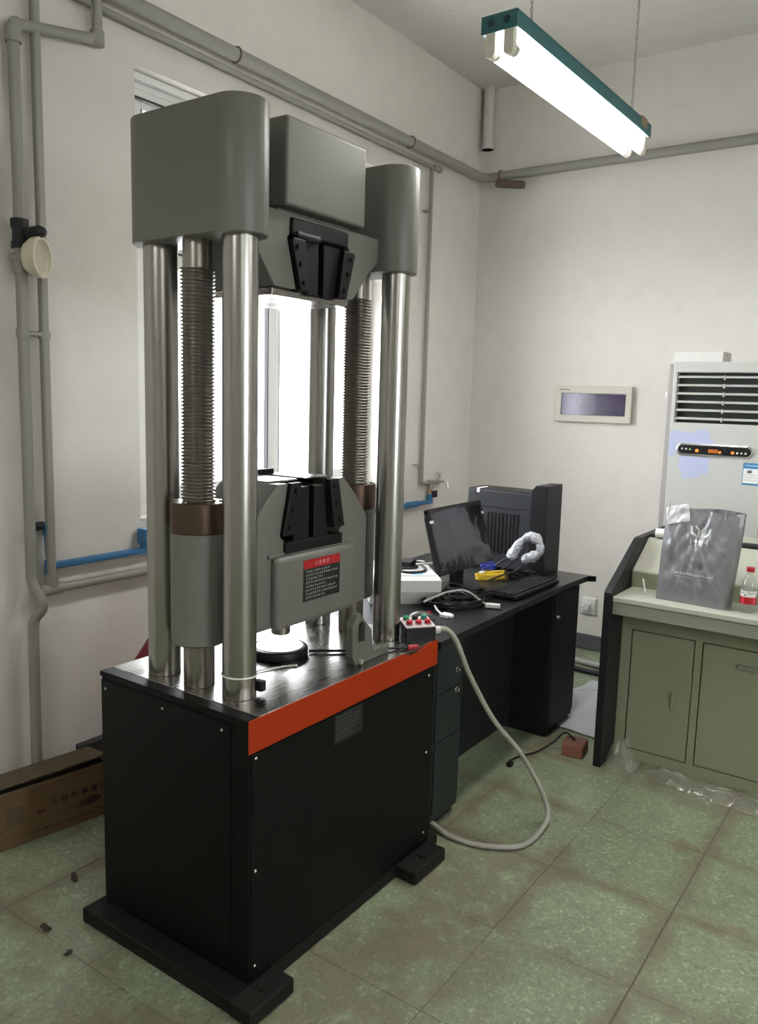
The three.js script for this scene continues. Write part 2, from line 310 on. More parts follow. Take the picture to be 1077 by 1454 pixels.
// ---------------------------------------------------------------- strokes of Chinese lettering on a 10 x 10 grid
const GLYPH = {
  zhu: [[1, 1, 2, 2], [0.5, 4, 1.6, 5], [0.6, 9, 2, 6.5], [5.6, 0.5, 6.5, 1.8], [3.4, 3, 9.4, 3], [3.8, 5.8, 9, 5.8], [3, 9, 9.8, 9], [6.4, 3, 6.4, 9]],
  yi: [[5, 0, 5.4, 1], [1.5, 1.2, 8.5, 1.2], [3.4, 1.6, 3.9, 2.6], [6.6, 1.6, 6.1, 2.6], [0.6, 2.9, 9.4, 2.9], [2.6, 3.8, 7.4, 3.8], [2.6, 3.8, 2.6, 6.4], [7.4, 3.8, 7.4, 6.4], [2.6, 5.1, 7.4, 5.1], [2.6, 6.4, 7.4, 6.4], [1.2, 7.6, 0.8, 9.4], [3, 7.4, 3.4, 9.6], [3.4, 9.6, 7, 9.6], [5, 7, 5.6, 8], [8, 7.4, 9.2, 9]],
  shi: [[0.6, 1.2, 9.4, 1.2], [2.4, 2.2, 7.6, 2.2], [2.4, 2.2, 2.4, 3.8], [7.6, 2.2, 7.6, 3.8], [2.4, 3.8, 7.6, 3.8], [1.6, 4.8, 8.2, 4.8], [0.3, 6, 9.7, 6], [1.6, 7.3, 8.2, 7.3], [8.2, 4.8, 8.2, 7.6], [5, 0, 5, 9.6], [5, 9.6, 3.8, 9]],
  xiang: [[0.4, 2.4, 3.8, 2.4], [2.1, 2.4, 2.1, 7.4], [0.2, 7.9, 4, 6.8], [4.4, 0.9, 9.8, 0.9], [7.1, 0.9, 6.4, 2.4], [5, 2.4, 9.2, 2.4], [5, 2.4, 5, 7], [9.2, 2.4, 9.2, 7], [7.1, 3.4, 7, 6], [7, 6.5, 4.2, 9.7], [7.4, 7, 9.6, 9.7]],
  san: [[1.6, 1.5, 8.4, 1.5], [2.2, 5, 7.8, 5], [0.6, 8.8, 9.4, 8.8]],
  mu: [[0.3, 2.8, 4.4, 2.8], [2.3, 0.3, 2.3, 9.7], [2.2, 3, 0.3, 6.6], [2.5, 4, 4.2, 5.6], [5.2, 1, 9.2, 1], [5.2, 1, 5.2, 9.6], [9.2, 1, 9.2, 9.6], [5.2, 3.8, 9.2, 3.8], [5.2, 6.5, 9.2, 6.5], [5.2, 9.3, 9.2, 9.3]],
};
function glyph(g, name, x, y, s, lw) { g.lineWidth = lw; g.lineCap = 'round'; for (const [a, b, c, d] of GLYPH[name]) { g.beginPath(); g.moveTo(x + a * s / 10, y + b * s / 10); g.lineTo(x + c * s / 10, y + d * s / 10); g.stroke(); } }
// lettering too small to read in the photograph: blocks of short strokes
function blur(g, x, y, s, r, lw) { g.lineWidth = lw; for (let k = 0; k < 6; k++) { const v = r() < 0.5, a = r() * 0.9, b = 0.1 + r() * 0.3, c = 0.7 + r() * 0.3; g.beginPath(); if (v) { g.moveTo(x + a * s, y + b * s); g.lineTo(x + a * s, y + c * s); } else { g.moveTo(x + b * s, y + a * s); g.lineTo(x + c * s, y + a * s); } g.stroke(); } }
// a flat label standing against a face: w wide, h high, t thick, print on its +z face
function labelGeo(w, h, t = 0.0012) { const g = new THREE.BoxGeometry(w, h, t); return g; }

// ================================================================ the testing machine
const MX = -1.69, MZ = -1.895;   // centre of the machine; below, x and z are measured from it
const mach = thing('testing_machine', 'tall grey tensile testing machine with four steel columns on a black base with orange band', 'machine', [MX, 0, MZ]);
{
  const C = [[0.153, 0.35], [-0.156, 0.35], [0.155, -0.362], [-0.153, -0.362]];
  // base
  part('plinth', bx(-0.335, 0.302, 0.0, 0.045, -0.52, 0.53, 0.004), M.darkFoot, mach);
  for (const z of [[0.365, 0.535], [-0.445, -0.245]]) { const f = part('foot', bx(0.3, 0.382, 0.0, 0.048, z[0], z[1], 0.008), M.darkFoot, mach); part('anchor_bolt', cyl(0.014, 0.008, 0.345, 0.052, (z[0] + z[1]) / 2, 6), M.darkFoot, f); }
  const cab = part('cabinet', bx(-0.31, 0.3, 0.045, 0.776, -0.465, 0.4625, 0.006), M.blackPaint, mach);
  const fp = part('front_panel', bx(0.298, 0.304, 0.06, 0.695, -0.43, 0.455, 0.002), M.blackPaint, mach);
  for (const [y, z] of [[0.682, 0.44], [0.366, 0.44], [0.09, 0.44], [0.672, -0.415], [0.391, -0.415], [0.09, -0.415]]) part('screw', new THREE.SphereGeometry(0.0055, 10, 6).scale(0.5, 1, 1).translate(0.304, y, z), M.chromeBolt, fp);
  const sp = part('side_panel', bx(-0.305, 0.235, 0.06, 0.765, 0.462, 0.467, 0.002), M.blackPaint, mach);
  for (const [x, y] of [[-0.285, 0.74], [-0.03, 0.742], [0.205, 0.742]]) part('screw', new THREE.SphereGeometry(0.0045, 10, 6).scale(1, 1, 0.5).translate(x, y, 0.467), M.galv, sp);
  part('rim_strip', bx(-0.312, 0.296, 0.774, 0.7895, 0.424, 0.4665, 0.003), M.blackPaint, mach);
  part('top_plate', boxUV(bx(-0.31, 0.3, 0.776, 0.79, -0.465, 0.4235, 0.002)), M.plate, mach);
  part('orange_band', profileX([[0.4665, 0.7], [0.4665, 0.7895], [-0.23, 0.7895], [-0.262, 0.786], [-0.285, 0.7765], [-0.315, 0.774], [-0.345, 0.776], [-0.375, 0.782], [-0.405, 0.7895], [-0.465, 0.7895], [-0.465, 0.7]], 0.3005, 0.3055, 0.0008), M.orange, mach, 'bright orange painted band along the top of the base');
  { // small data plate on the front
    const t = canvasTex(256, 192, (g, w, h) => { g.fillStyle = '#0d100f'; g.fillRect(0, 0, w, h); g.strokeStyle = '#7a827d'; const r = rng(3); for (let i = 0; i < 7; i++) { const n = [8, 13, 12, 13, 12, 8, 10][i]; for (let k = 0; k < n; k++) blur(g, 14 + k * 17.5, 14 + i * 24, 13, r, 1.6); } });
    part('data_plate', labelGeo(0.14, 0.088).rotateY(Math.PI / 2).translate(0.3048, 0.647, 0.043), mat([1, 1, 1], 0.5, 0, { map: t }), mach, 'small dark plate with fine lettering');
  }
  // columns
  C.forEach(([x, z], i) => {
    const c = part('column', bar(0.0472, 0.789, 2.03, x, z, 64), M.steel, mach);
    if (i === 0) { part('cable_tie', new THREE.TorusGeometry(0.0486, 0.0022, 8, 40).rotateX(Math.PI / 2 - 0.05).translate(x, 0.852, z), M.whiteTie, c, 'white cable tie round the column'); part('clamp_block', bx(x + 0.02, x + 0.05, 0.80, 0.83, z - 0.055, z - 0.035, 0.003), M.blackPlastic, c); }
  });
  // threaded screws, nuts
  const thread = (x, z) => {
    const P = 0.0098, y0 = 1.31, y1 = 1.945, per = 8, na = 40, ny = Math.round((y1 - y0) / P * per), pos = [], idx = [], uv = [];
    for (let i = 0; i <= ny; i++) for (let k = 0; k <= na; k++) {
      const a = k / na * Math.PI * 2, y = y0 + (y1 - y0) * i / ny, ph = (((y - y0) / P - k / na) % 1 + 1) % 1, tri = cl((0.5 - Math.abs(ph - 0.5)) * 5 - 0.75), r = 0.0405 + 0.007 * tri;
      pos.push(Math.cos(a) * r + x, y, Math.sin(a) * r + z); uv.push(k / na, y);
    }
    for (let i = 0; i < ny; i++) for (let k = 0; k < na; k++) { const a = i * (na + 1) + k, b = a + na + 1; idx.push(a, b, a + 1, b, b + 1, a + 1); }
    const g = new THREE.BufferGeometry(); g.setAttribute('position', new THREE.Float32BufferAttribute(pos, 3)); g.setAttribute('uv', new THREE.Float32BufferAttribute(uv, 2)); g.setIndex(idx); g.computeVertexNormals(); return g;
  };
  for (const z of [0.357, -0.362]) {
    const s = part('lead_screw', bar(0.039, 1.30, 2.03, 0.0, z), M.screwSteel, mach); part('screw_foot', bar(0.044, 0.789, 0.93, 0.0, z), M.screwSteel, mach);
    part('thread', thread(0.0, z), M.screwSteel, s);
    const h = part('nut_housing', lathe([[0.046, 0.918], [0.072, 0.918], [0.0775, 0.924], [0.0775, 1.232], [0.074, 1.2355], [0.046, 1.2355]], 56).translate(0.0, 0, z), M.greyPaint, mach);
    const b = part('bronze_nut', lathe([[0.047, 1.235], [0.0765, 1.235], [0.078, 1.237], [0.078, 1.317], [0.075, 1.32], [0.047, 1.32]], 56).translate(0.0, 0, z), M.bronze, mach, 'dark bronze nut collar');
    for (let k = 0; k < 6; k++) { const a = k * 1.047 + 0.3; part('bolt', cyl(0.006, 0.006, Math.cos(a) * 0.062, 1.3215, z + Math.sin(a) * 0.062, 10), M.screwSteel, b); }
  }
  // lower crosshead
  const ln = [[0.112, 1.36], [0.144, 1.21], [0.14, 1.198], [0.128, 1.195], [0.128, 1.15], [-0.139, 1.15], [-0.139, 1.195], [-0.146, 1.2], [-0.148, 1.215], [-0.112, 1.36]];
  part('lower_crosshead', profileX([[-0.285, 0.935], [0.285, 0.935], [0.285, 1.225], [0.22, 1.30], [0.158, 1.36], ...ln, [-0.158, 1.36], [-0.225, 1.30], [-0.285, 1.225]], -0.115, 0.115, 0.004), M.greyPaint, mach);
  const fb = part('front_box', bx(0.10, 0.141, 0.93, 1.148, -0.197, 0.186, 0.018), M.greyPaint, mach);
  part('step_flange', bx(0.09, 0.122, 1.146, 1.158, -0.21, 0.20, 0.004), M.greyPaint, mach);
  {
    const t = canvasTex(384, 288, (g, w, h) => {
      g.fillStyle = '#141a18'; g.fillRect(0, 0, w, h); g.fillStyle = '#a5121c'; g.fillRect(0, 0, w, 62); g.strokeStyle = '#d8b9b4';
      ['zhu', 'yi', 'shi', 'xiang'].forEach((c, i) => glyph(g, c, 118 + i * 38, 18, 30, 2.2));
      g.strokeStyle = '#b9bdb8'; const r = rng(8); [11, 15, 8, 15, 9, 14, 15, 9].forEach((n, i) => { for (let k = 0; k < n; k++) blur(g, 26 + k * 22.5, 74 + i * 26, 16, r, 1.9); });
    });
    part('warning_sign', labelGeo(0.178, 0.128).rotateY(Math.PI / 2).translate(0.1418, 1.062, -0.019), mat([1, 1, 1], 0.45, 0, { map: t }), mach, 'black warning sign with a red heading');
  }
  for (const s of [1, -1]) part('top_cover', bx(-0.1, 0.07, 1.36, 1.366, s > 0 ? 0.02 : -0.145, s > 0 ? 0.15 : -0.02, 0.002), M.plate, mach);
  part('cover_rail', bx(-0.105, -0.09, 1.36, 1.382, -0.05, 0.15, 0.003), M.jaw, mach);
  // lower grip: black fill for inner shade, two wedges, two cover plates
  part('grip_opening_fill', profileX([[0.125, 1.152], [0.14, 1.215], [0.11, 1.352], [-0.11, 1.352], [-0.146, 1.215], [-0.137, 1.152]], -0.105, 0.02, 0.002), M.jaw, mach);
  for (const s of [1, -1]) {
    part('grip_jaw', profileX([[s * 0.012, 1.165], [s * 0.085, 1.165], [s * 0.06, 1.345], [s * 0.012, 1.345]].slice(0, 4), 0.015, 0.112, 0.003), M.jaw, mach);
    const cp = part('grip_cover', profileX([[s * 0.095, 1.208], [s * 0.147, 1.208], [s * 0.112, 1.362], [s * 0.066, 1.362]], 0.108, 0.129, 0.003), M.jaw, mach);
    for (const [z, y] of [[0.12, 1.23], [0.105, 1.285], [0.092, 1.34]]) part('bolt', cyl(0.007, 0.008, 0.131, y, s * z, 12, 'x'), M.jaw, cp);
  }
  part('grip_tray', profileX([[0.13, 1.152], [0.132, 1.185], [-0.141, 1.185], [-0.141, 1.152]], 0.02, 0.125, 0.003), M.jaw, mach);
  // platen stem below the lower crosshead
  part('platen_stem', [bar(0.031, 0.858, 0.937, -0.01, 0.0, 36), bar(0.05, 0.915, 0.937, -0.01, 0.0, 36)], M.screwSteel, mach);
  // upper crosshead: stadium shaped end yokes, jaw body, housing block
  for (const z of [0.35, -0.36]) {
    const s = new THREE.Shape(), r = 0.0745, a = -0.157, b = 0.149; s.moveTo(a, -z - r); s.lineTo(b, -z - r); s.absarc(b, -z, r, -Math.PI / 2, Math.PI / 2, false); s.lineTo(a, -z + r); s.absarc(a, -z, r, Math.PI / 2, Math.PI * 1.5, false);
    part('yoke', toCreasedNormals(profileY(s, 2.018, 2.345, 0.005), 0.5), M.greyPaint, mach);
  }
  const un = [[-0.092, 1.915], [-0.118, 2.05], [-0.112, 2.062], [-0.104, 2.066], [-0.104, 2.105], [0.160, 2.105], [0.160, 2.062], [0.17, 2.05], [0.132, 1.915]].map(([z, y]) => [z - 0.02, y]);
  part('upper_jaw_body', profileX([[0.285, 2.118], [-0.285, 2.118], [-0.285, 2.045], [-0.232, 2.0], [-0.155, 1.915], ...un, [0.2, 1.915], [0.285, 2.02]], -0.135, 0.135, 0.003), M.greyPaint, mach);
  part('housing_block', bx(-0.16, 0.16, 2.130, 2.362, -0.178, 0.184, 0.009), M.greyPaint, mach);
  part('neck_plate', bx(-0.13, 0.112, 2.112, 2.134, -0.16, 0.165), M.greyPaint, mach);
  const eb = part('eye_bolt', new THREE.TorusGeometry(0.018, 0.006, 10, 24).rotateY(0.5).translate(0.02, 2.392, -0.06), M.galv, mach); part('stem', cyl(0.009, 0.016, 0.02, 2.368, -0.06, 16), M.galv, eb);
  part('grip_opening_fill', profileX([[-0.112, 1.918], [-0.136, 2.05], [-0.122, 2.10], [0.138, 2.10], [0.148, 2.05], [0.11, 1.918]], -0.12, 0.01, 0.002), M.jaw, mach);  // black fill standing in for the shade inside the upper grip
  for (const s of [1, -1]) {
    const f = (z) => 0.0 + (z * s);
    part('grip_jaw', profileX([[f(0.012), 1.905], [f(0.062), 1.905], [f(0.09), 2.06], [f(0.012), 2.06]], 0.012, 0.134, 0.003), M.jaw, mach);
    const cp = part('grip_cover', profileX([[f(0.068), 1.912], [f(0.106), 1.912], [f(0.145), 2.043], [f(0.138), 2.052], [f(0.09), 2.052]], 0.128, 0.15, 0.003), M.jaw, mach);
    for (const [z, y] of [[0.094, 1.935], [0.108, 1.985], [0.122, 2.03]]) part('bolt', cyl(0.007, 0.008, 0.152, y, f(z), 12, 'x'), M.jaw, cp);
  }
  part('grip_top', bx(0.02, 0.142, 2.062, 2.108, -0.122, 0.138, 0.008), M.jaw, mach);
  part('jaw_rod', cyl(0.011, 0.10, 0.138, 2.064, 0.07, 16, 'z'), M.blackIron, mach);
  part('bottom_flange', bx(-0.15, 0.12, 1.893, 1.914, -0.15, 0.195, 0.003), M.plate, mach);
}
{ // things on the machine's table
  const d = thing('compression_platen', 'round black compression platen lying on the steel table of the machine', 'platen', [MX - 0.01, 0.79, MZ + 0.005]);
  part('disc', lathe([[0, 0], [0.09, 0], [0.092, 0.003], [0.092, 0.022], [0.088, 0.027], [0.076, 0.027]], 48), M.blackPlastic, d); part('polished_face', lathe([[0.076, 0.027], [0.075, 0.029], [0.0, 0.029]], 48), M.plate, d);
  const b = thing('bend_fixture', 'grey cast bracket with a black pentagonal hole standing at the front of the steel table', 'bracket', [MX + 0.215, 0.79, MZ]);
  const G = mat([0.115, 0.118, 0.10], 0.5);
  part('body', profileX([[-0.055, 0], [-0.232, 0], [-0.236, 0.02], [-0.234, 0.026], [-0.15, 0.03], [-0.143, 0.05], [-0.136, 0.10], [-0.07, 0.165], [-0.058, 0.16], [-0.035, 0.125], [-0.036, 0.03]], 0.012, 0.04, 0.003, [[[-0.06, 0.125], [-0.08, 0.138], [-0.102, 0.122], [-0.1, 0.07], [-0.068, 0.07]]]), G, b);
  part('back_web', profileX([[-0.05, 0.13], [-0.08, 0.15], [-0.112, 0.126], [-0.11, 0.06], [-0.058, 0.06]], 0.0, 0.013), G, b);
  part('foot_screw', cyl(0.008, 0.01, 0.047, 0.012, -0.07, 12, 'x'), M.galv, b);
  single('white_wire', cord([[-1.60, 0.796, -1.60], [-1.63, 0.794, -1.70], [-1.60, 0.794, -1.79], [-1.572, 0.794, -1.83]], 0.0028, 24, 6), M.whiteTie, 'short white wire lying on the steel table beside the front left column', 'wire');
  const k = thing('probe_rod', 'thin black rod with a red tip lying across the steel table', 'rod', [-1.63, 0.794, -1.955]);
  part('rod', cord([[0, 0.003, 0], [0.1, 0.003, -0.09], [0.195, 0.003, -0.2], [0.228, 0.003, -0.24]], 0.0045, 24, 8), M.blackPlastic, k);
  part('red_tip', cord([[0.228, 0.003, -0.24], [0.25, 0.004, -0.266]], 0.0085, 6, 10), M.redPlastic, k, 'red plastic end');
  const c = thing('control_box', 'black hand control box with red and green push buttons on the steel table end', 'control box', [-1.4515, 0.79, -2.3255], 0.9);
  part('housing', profileX([[0.045, 0], [0.045, 0.048], [-0.045, 0.060], [-0.045, 0]], -0.055, 0.055, 0.003), M.blackPlastic, c);
  const slope = (g) => g.rotateX(0.133).translate(0, 0.0535, 0);
  part('button_panel', slope(bx(-0.0535, 0.0535, 0.0, 0.005, -0.044, 0.044, 0.0015)), mat([0.62, 0.52, 0.53], 0.45), c, 'pale pink face plate');
  for (let i = 0; i < 3; i++) for (let j = 0; j < 2; j++) { const x = -0.035 + i * 0.033, z = j ? 0.02 : -0.02; const q = part('push_button', slope(cyl(0.0115, 0.014, x, 0.012, z, 18, 'y', 0.010)), j ? M.redPlastic : i === 1 ? M.blackPlastic : M.greenPlastic, c, j ? 'red button' : i === 1 ? 'black button' : 'green button'); part('bezel', slope(cyl(0.014, 0.004, x, 0.0065, z, 18)), M.galv, q); }
  part('cable_gland', cyl(0.013, 0.028, 0.068, 0.028, 0.01, 16, 'x'), M.lightGrey, c);
}
single('flexible_conduit', cord([[-1.402, 0.818, -2.386], [-1.383, 0.812, -2.415], [-1.36, 0.775, -2.44], [-1.345, 0.71, -2.468], [-1.33, 0.628, -2.506], [-1.28, 0.449, -2.604], [-1.215, 0.285, -2.727], [-1.155, 0.134, -2.795], [-1.122, 0.04, -2.80], [-1.11, 0.014, -2.70], [-1.13, 0.0115, -2.565], [-1.25, 0.0115, -2.482], [-1.37, 0.0115, -2.47], [-1.45, 0.02, -2.49], [-1.53, 0.05, -2.475]], 0.0097, 120, 12), M.conduit, 'grey flexible cable conduit looping from the control box down to the floor', 'cable');

// ================================================================ desk and what stands on it
{
  const d = thing('desk', 'black computer desk behind the testing machine', 'desk', [-1.8, 0, -3.2]);
  const top = new THREE.Shape([[0.375, -0.75], [0.36, 0.40], [0.375, 0.70], [0.41, 0.725], [-0.55, 0.725], [-0.55, -0.75]].map(([x, z]) => new THREE.Vector2(x, z)));
  // shape y becomes -z
  part('desktop', profileY(top, 0.722, 0.75, 0.002), M.deskTop, d);
  const p1 = part('pedestal', bx(-0.5, 0.345, 0.03, 0.722, 0.53, 0.732, 0.004), M.pedestal, d);
  for (const y of [0.60, 0.52]) part('lock', [cyl(0.012, 0.012, 0.35, y, 0.585, 16, 'x'), cyl(0.007, 0.02, 0.356, y, 0.585, 12, 'x')], M.chrome, p1);
  part('plinth', bx(-0.49, 0.33, 0.0, 0.03, 0.54, 0.725), M.deskBody, p1);
  const dr = []; for (const [y0, y1] of [[0.06, 0.34], [0.345, 0.53], [0.535, 0.71]]) dr.push(bx(0.342, 0.352, y0, y1, 0.537, 0.726, 0.003));
  for (const g of dr) part('drawer_front', g, M.pedestal, d);
  const p2 = part('side_cabinet', bx(-0.5, 0.345, 0.03, 0.722, -0.66, -0.345, 0.004), M.deskBody, d);
  part('plinth', bx(-0.49, 0.33, 0.0, 0.03, -0.65, -0.355), M.deskBody, p2);
  const dd = part('door', bx(0.343, 0.354, 0.06, 0.71, -0.652, -0.352, 0.003), M.deskBody, d); part('handle', cyl(0.008, 0.014, 0.36, 0.60, -0.38, 12, 'x'), M.galv, dd);
  part('modesty_panel', bx(0.13, 0.148, 0.03, 0.722, -0.345, 0.53, 0.002), M.deskBody, d);
}
{ // monitor, leaning back
  const t = thing('monitor', 'flat black computer monitor leaning back on the desk', 'monitor', [-1.80, 0.75, -3.218], 0.0);
  const g = new THREE.Group(); const tilt = (q) => q.rotateZ(0.27).translate(0.045, 0.10, 0);
  part('bezel', [tilt(bx(-0.012, 0.012, 0, 0.022, -0.245, 0.245, 0.004)), tilt(bx(-0.012, 0.012, 0.278, 0.3, -0.245, 0.245, 0.004)), tilt(bx(-0.012, 0.012, 0.004, 0.296, -0.245, -0.222, 0.004)), tilt(bx(-0.012, 0.012, 0.004, 0.296, 0.222, 0.245, 0.004))], M.blackPlastic, t);
  part('screen', tilt(bx(-0.01, 0.006, 0.018, 0.282, -0.226, 0.226)), mat([0.008, 0.0085, 0.009], 0.16), t);
  part('back_shell', tilt(bx(-0.035, -0.01, 0.03, 0.27, -0.22, 0.22, 0.01)), M.blackPlastic, t);
  parts('tape', [tilt(bx(0.011, 0.0135, 0.235, 0.247, 0.215, 0.246)), tilt(bx(0.011, 0.0135, 0.232, 0.244, -0.246, -0.225))], M.lightGrey, t, 'small white strip of tape on the bezel');
  const pf = new THREE.PlaneGeometry(0.48, 0.285, 60, 36), pp = pf.attributes.position;
  for (let i = 0; i < pp.count; i++) { const x = pp.getX(i), y = pp.getY(i); pp.setZ(i, 0.004 * (fbm(x * 14 + 3, y * 14, 23, 4) - 0.5) + 0.010 * Math.max(0, fbm(x * 8, y * 8 + 2, 29, 3) - 0.52)); }
  pf.computeVertexNormals(); part('screen_film', tilt(pf.rotateY(Math.PI / 2).translate(0.0155, 0.148, 0)), phys([0.97, 0.97, 0.98], { transmission: 1, thickness: 0, roughness: 0.1 }), t, 'wrinkled clear protective film');
  part('neck', bx(-0.02, 0.015, 0.01, 0.15, -0.04, 0.04, 0.006), M.blackPlastic, t);
  part('foot', new THREE.CylinderGeometry(0.11, 0.115, 0.014, 40).scale(0.9, 1, 1.1).translate(0.01, 0.007, 0), M.blackPlastic, t);
}
{ // computer tower
  const t = thing('computer_tower', 'large black computer tower with ribbed side panel standing at the back of the desk', 'computer', [-1.815, 0.75, -3.81]);
  part('case', bx(-0.22, 0.165, 0.008, 0.415, -0.09, 0.09, 0.006), M.blackPlastic, t);
  const sp = part('side_panel', bx(-0.215, 0.145, 0.015, 0.408, 0.088, 0.094, 0.003), mat([0.02, 0.022, 0.028], 0.38), t);
  for (let k = 0; k < 9; k++) part('rib', bx(-0.10 + k * 0.021, -0.09 + k * 0.021, 0.09, 0.30, 0.093, 0.099, 0.002), M.blackPlastic, sp);
  part('groove_shade', bx(-0.14, 0.115, 0.325, 0.329, 0.0935, 0.0965, 0.001), M.jaw, sp);  // raised black strip standing in for the shade of a groove
  part('front_bezel', profileYZBezel(), M.blackPlastic, t);
  part('power_light', bx(0.2255, 0.228, 0.06, 0.068, 0.03, 0.05), M.blueCable, t);
  part('sticker', bx(-0.165, -0.15, 0.395, 0.4185, 0.0, 0.0955, 0.001), M.white, t, 'white tape tab folded over the top edge');
  for (const x of [-0.18, 0.12]) part('rubber_foot', cyl(0.014, 0.01, x, 0.005, 0.06, 14), M.rubber, t);
  function profileYZBezel() { const s = new THREE.Shape([[0.15, 0.0], [0.226, 0.0], [0.226, 0.455], [0.165, 0.455], [0.14, 0.43], [0.14, 0.02]].map((p) => new THREE.Vector2(...p))); const g = new THREE.ExtrudeGeometry(s, { depth: 0.186, bevelEnabled: true, bevelThickness: 0.004, bevelSize: 0.004, bevelOffset: -0.004, bevelSegments: 2 }); return g.translate(0, 0, -0.093); }
}
{ // printer
  const t = thing('printer', 'white printer box standing on the desk behind the right front column', 'printer', [-1.934, 0.75, -2.933], 0.75);
  const s = new THREE.Shape([[-0.2, 0], [0.14, 0], [0.175, 0.06], [0.18, 0.11], [0.16, 0.118], [-0.2, 0.118]].map((p) => new THREE.Vector2(...p)));
  const g = new THREE.ExtrudeGeometry(s, { depth: 0.29, bevelEnabled: true, bevelThickness: 0.006, bevelSize: 0.006, bevelOffset: -0.006, bevelSegments: 3 }); g.rotateY(-Math.PI / 2).translate(0.145, 0, 0.02);
  part('body', g, M.lightGrey, t);
  part('lid', bx(-0.135, 0.135, 0.117, 0.124, -0.16, 0.15, 0.003), M.white, t);
  part('label', bx(0.03, 0.08, 0.124, 0.1252, 0.09, 0.145), mat([0.16, 0.38, 0.62], 0.5), t, 'pale blue sticker');
  const cable = (pts, lab) => single('loose_lead', cord(pts, 0.0062, 60, 7), M.blackPlastic, lab, 'cable');
  cable([[-2.04, 0.878, -3.0], [-1.93, 0.882, -3.02], [-1.86, 0.882, -2.96], [-1.90, 0.884, -2.88], [-1.98, 0.882, -2.9], [-1.94, 0.89, -3.0], [-1.85, 0.884, -3.06]], 'black power cord coiled on the lid of the white printer');
  cable([[-1.9, 0.879, -2.86], [-1.83, 0.879, -2.86], [-1.80, 0.879, -2.93], [-1.85, 0.8795, -3.0], [-1.92, 0.879, -3.06], [-2.0, 0.879, -3.08]], 'black cord lying loose across the front edge of the white printer lid');
  const ad = thing('power_adapter', 'black power adapter lying among the cords on the white printer lid', 'adapter', [-1.93, 0.8745, -2.99], 0.3);
  part('body', bx(-0.03, 0.03, 0, 0.026, -0.05, 0.05, 0.005), M.blackPlastic, ad);
  single('stylus', cord([[-1.87, 0.894, -2.97], [-1.80, 0.896, -3.04]], 0.005, 4, 8), M.lightGrey, 'short pale rod lying on cords on top of the white printer', 'rod');
}
{ // keyboard with key rows
  const t = thing('keyboard', 'black keyboard lying along the front edge of the desk', 'keyboard', [-1.545, 0.75, -3.40], -0.02);
  part('base', bx(-0.075, 0.075, 0.004, 0.022, -0.23, 0.23, 0.005), M.blackPlastic, t);
  const keys = []; for (let i = 0; i < 5; i++) for (let j = 0; j < 20; j++) keys.push(bx(-0.062 + i * 0.0245, -0.042 + i * 0.0245, 0.021, 0.028, -0.22 + j * 0.022, -0.201 + j * 0.022, 0));
  part('keys', keys, mat([0.02, 0.02, 0.022], 0.4), t, null, 'stuff');
}
{ // mouse
  const t = thing('mouse', 'dark grey computer mouse near the control box', 'mouse', [-1.64, 0.75, -2.66], 0.6);
  part('shell', new THREE.SphereGeometry(1, 24, 14, 0, Math.PI * 2, 0, Math.PI / 2).scale(0.055, 0.034, 0.032), mat([0.05, 0.055, 0.05], 0.35), t);
  part('wheel', cyl(0.009, 0.006, 0.03, 0.026, 0, 14, 'z'), M.redPlastic, t, 'dark red scroll wheel');
}
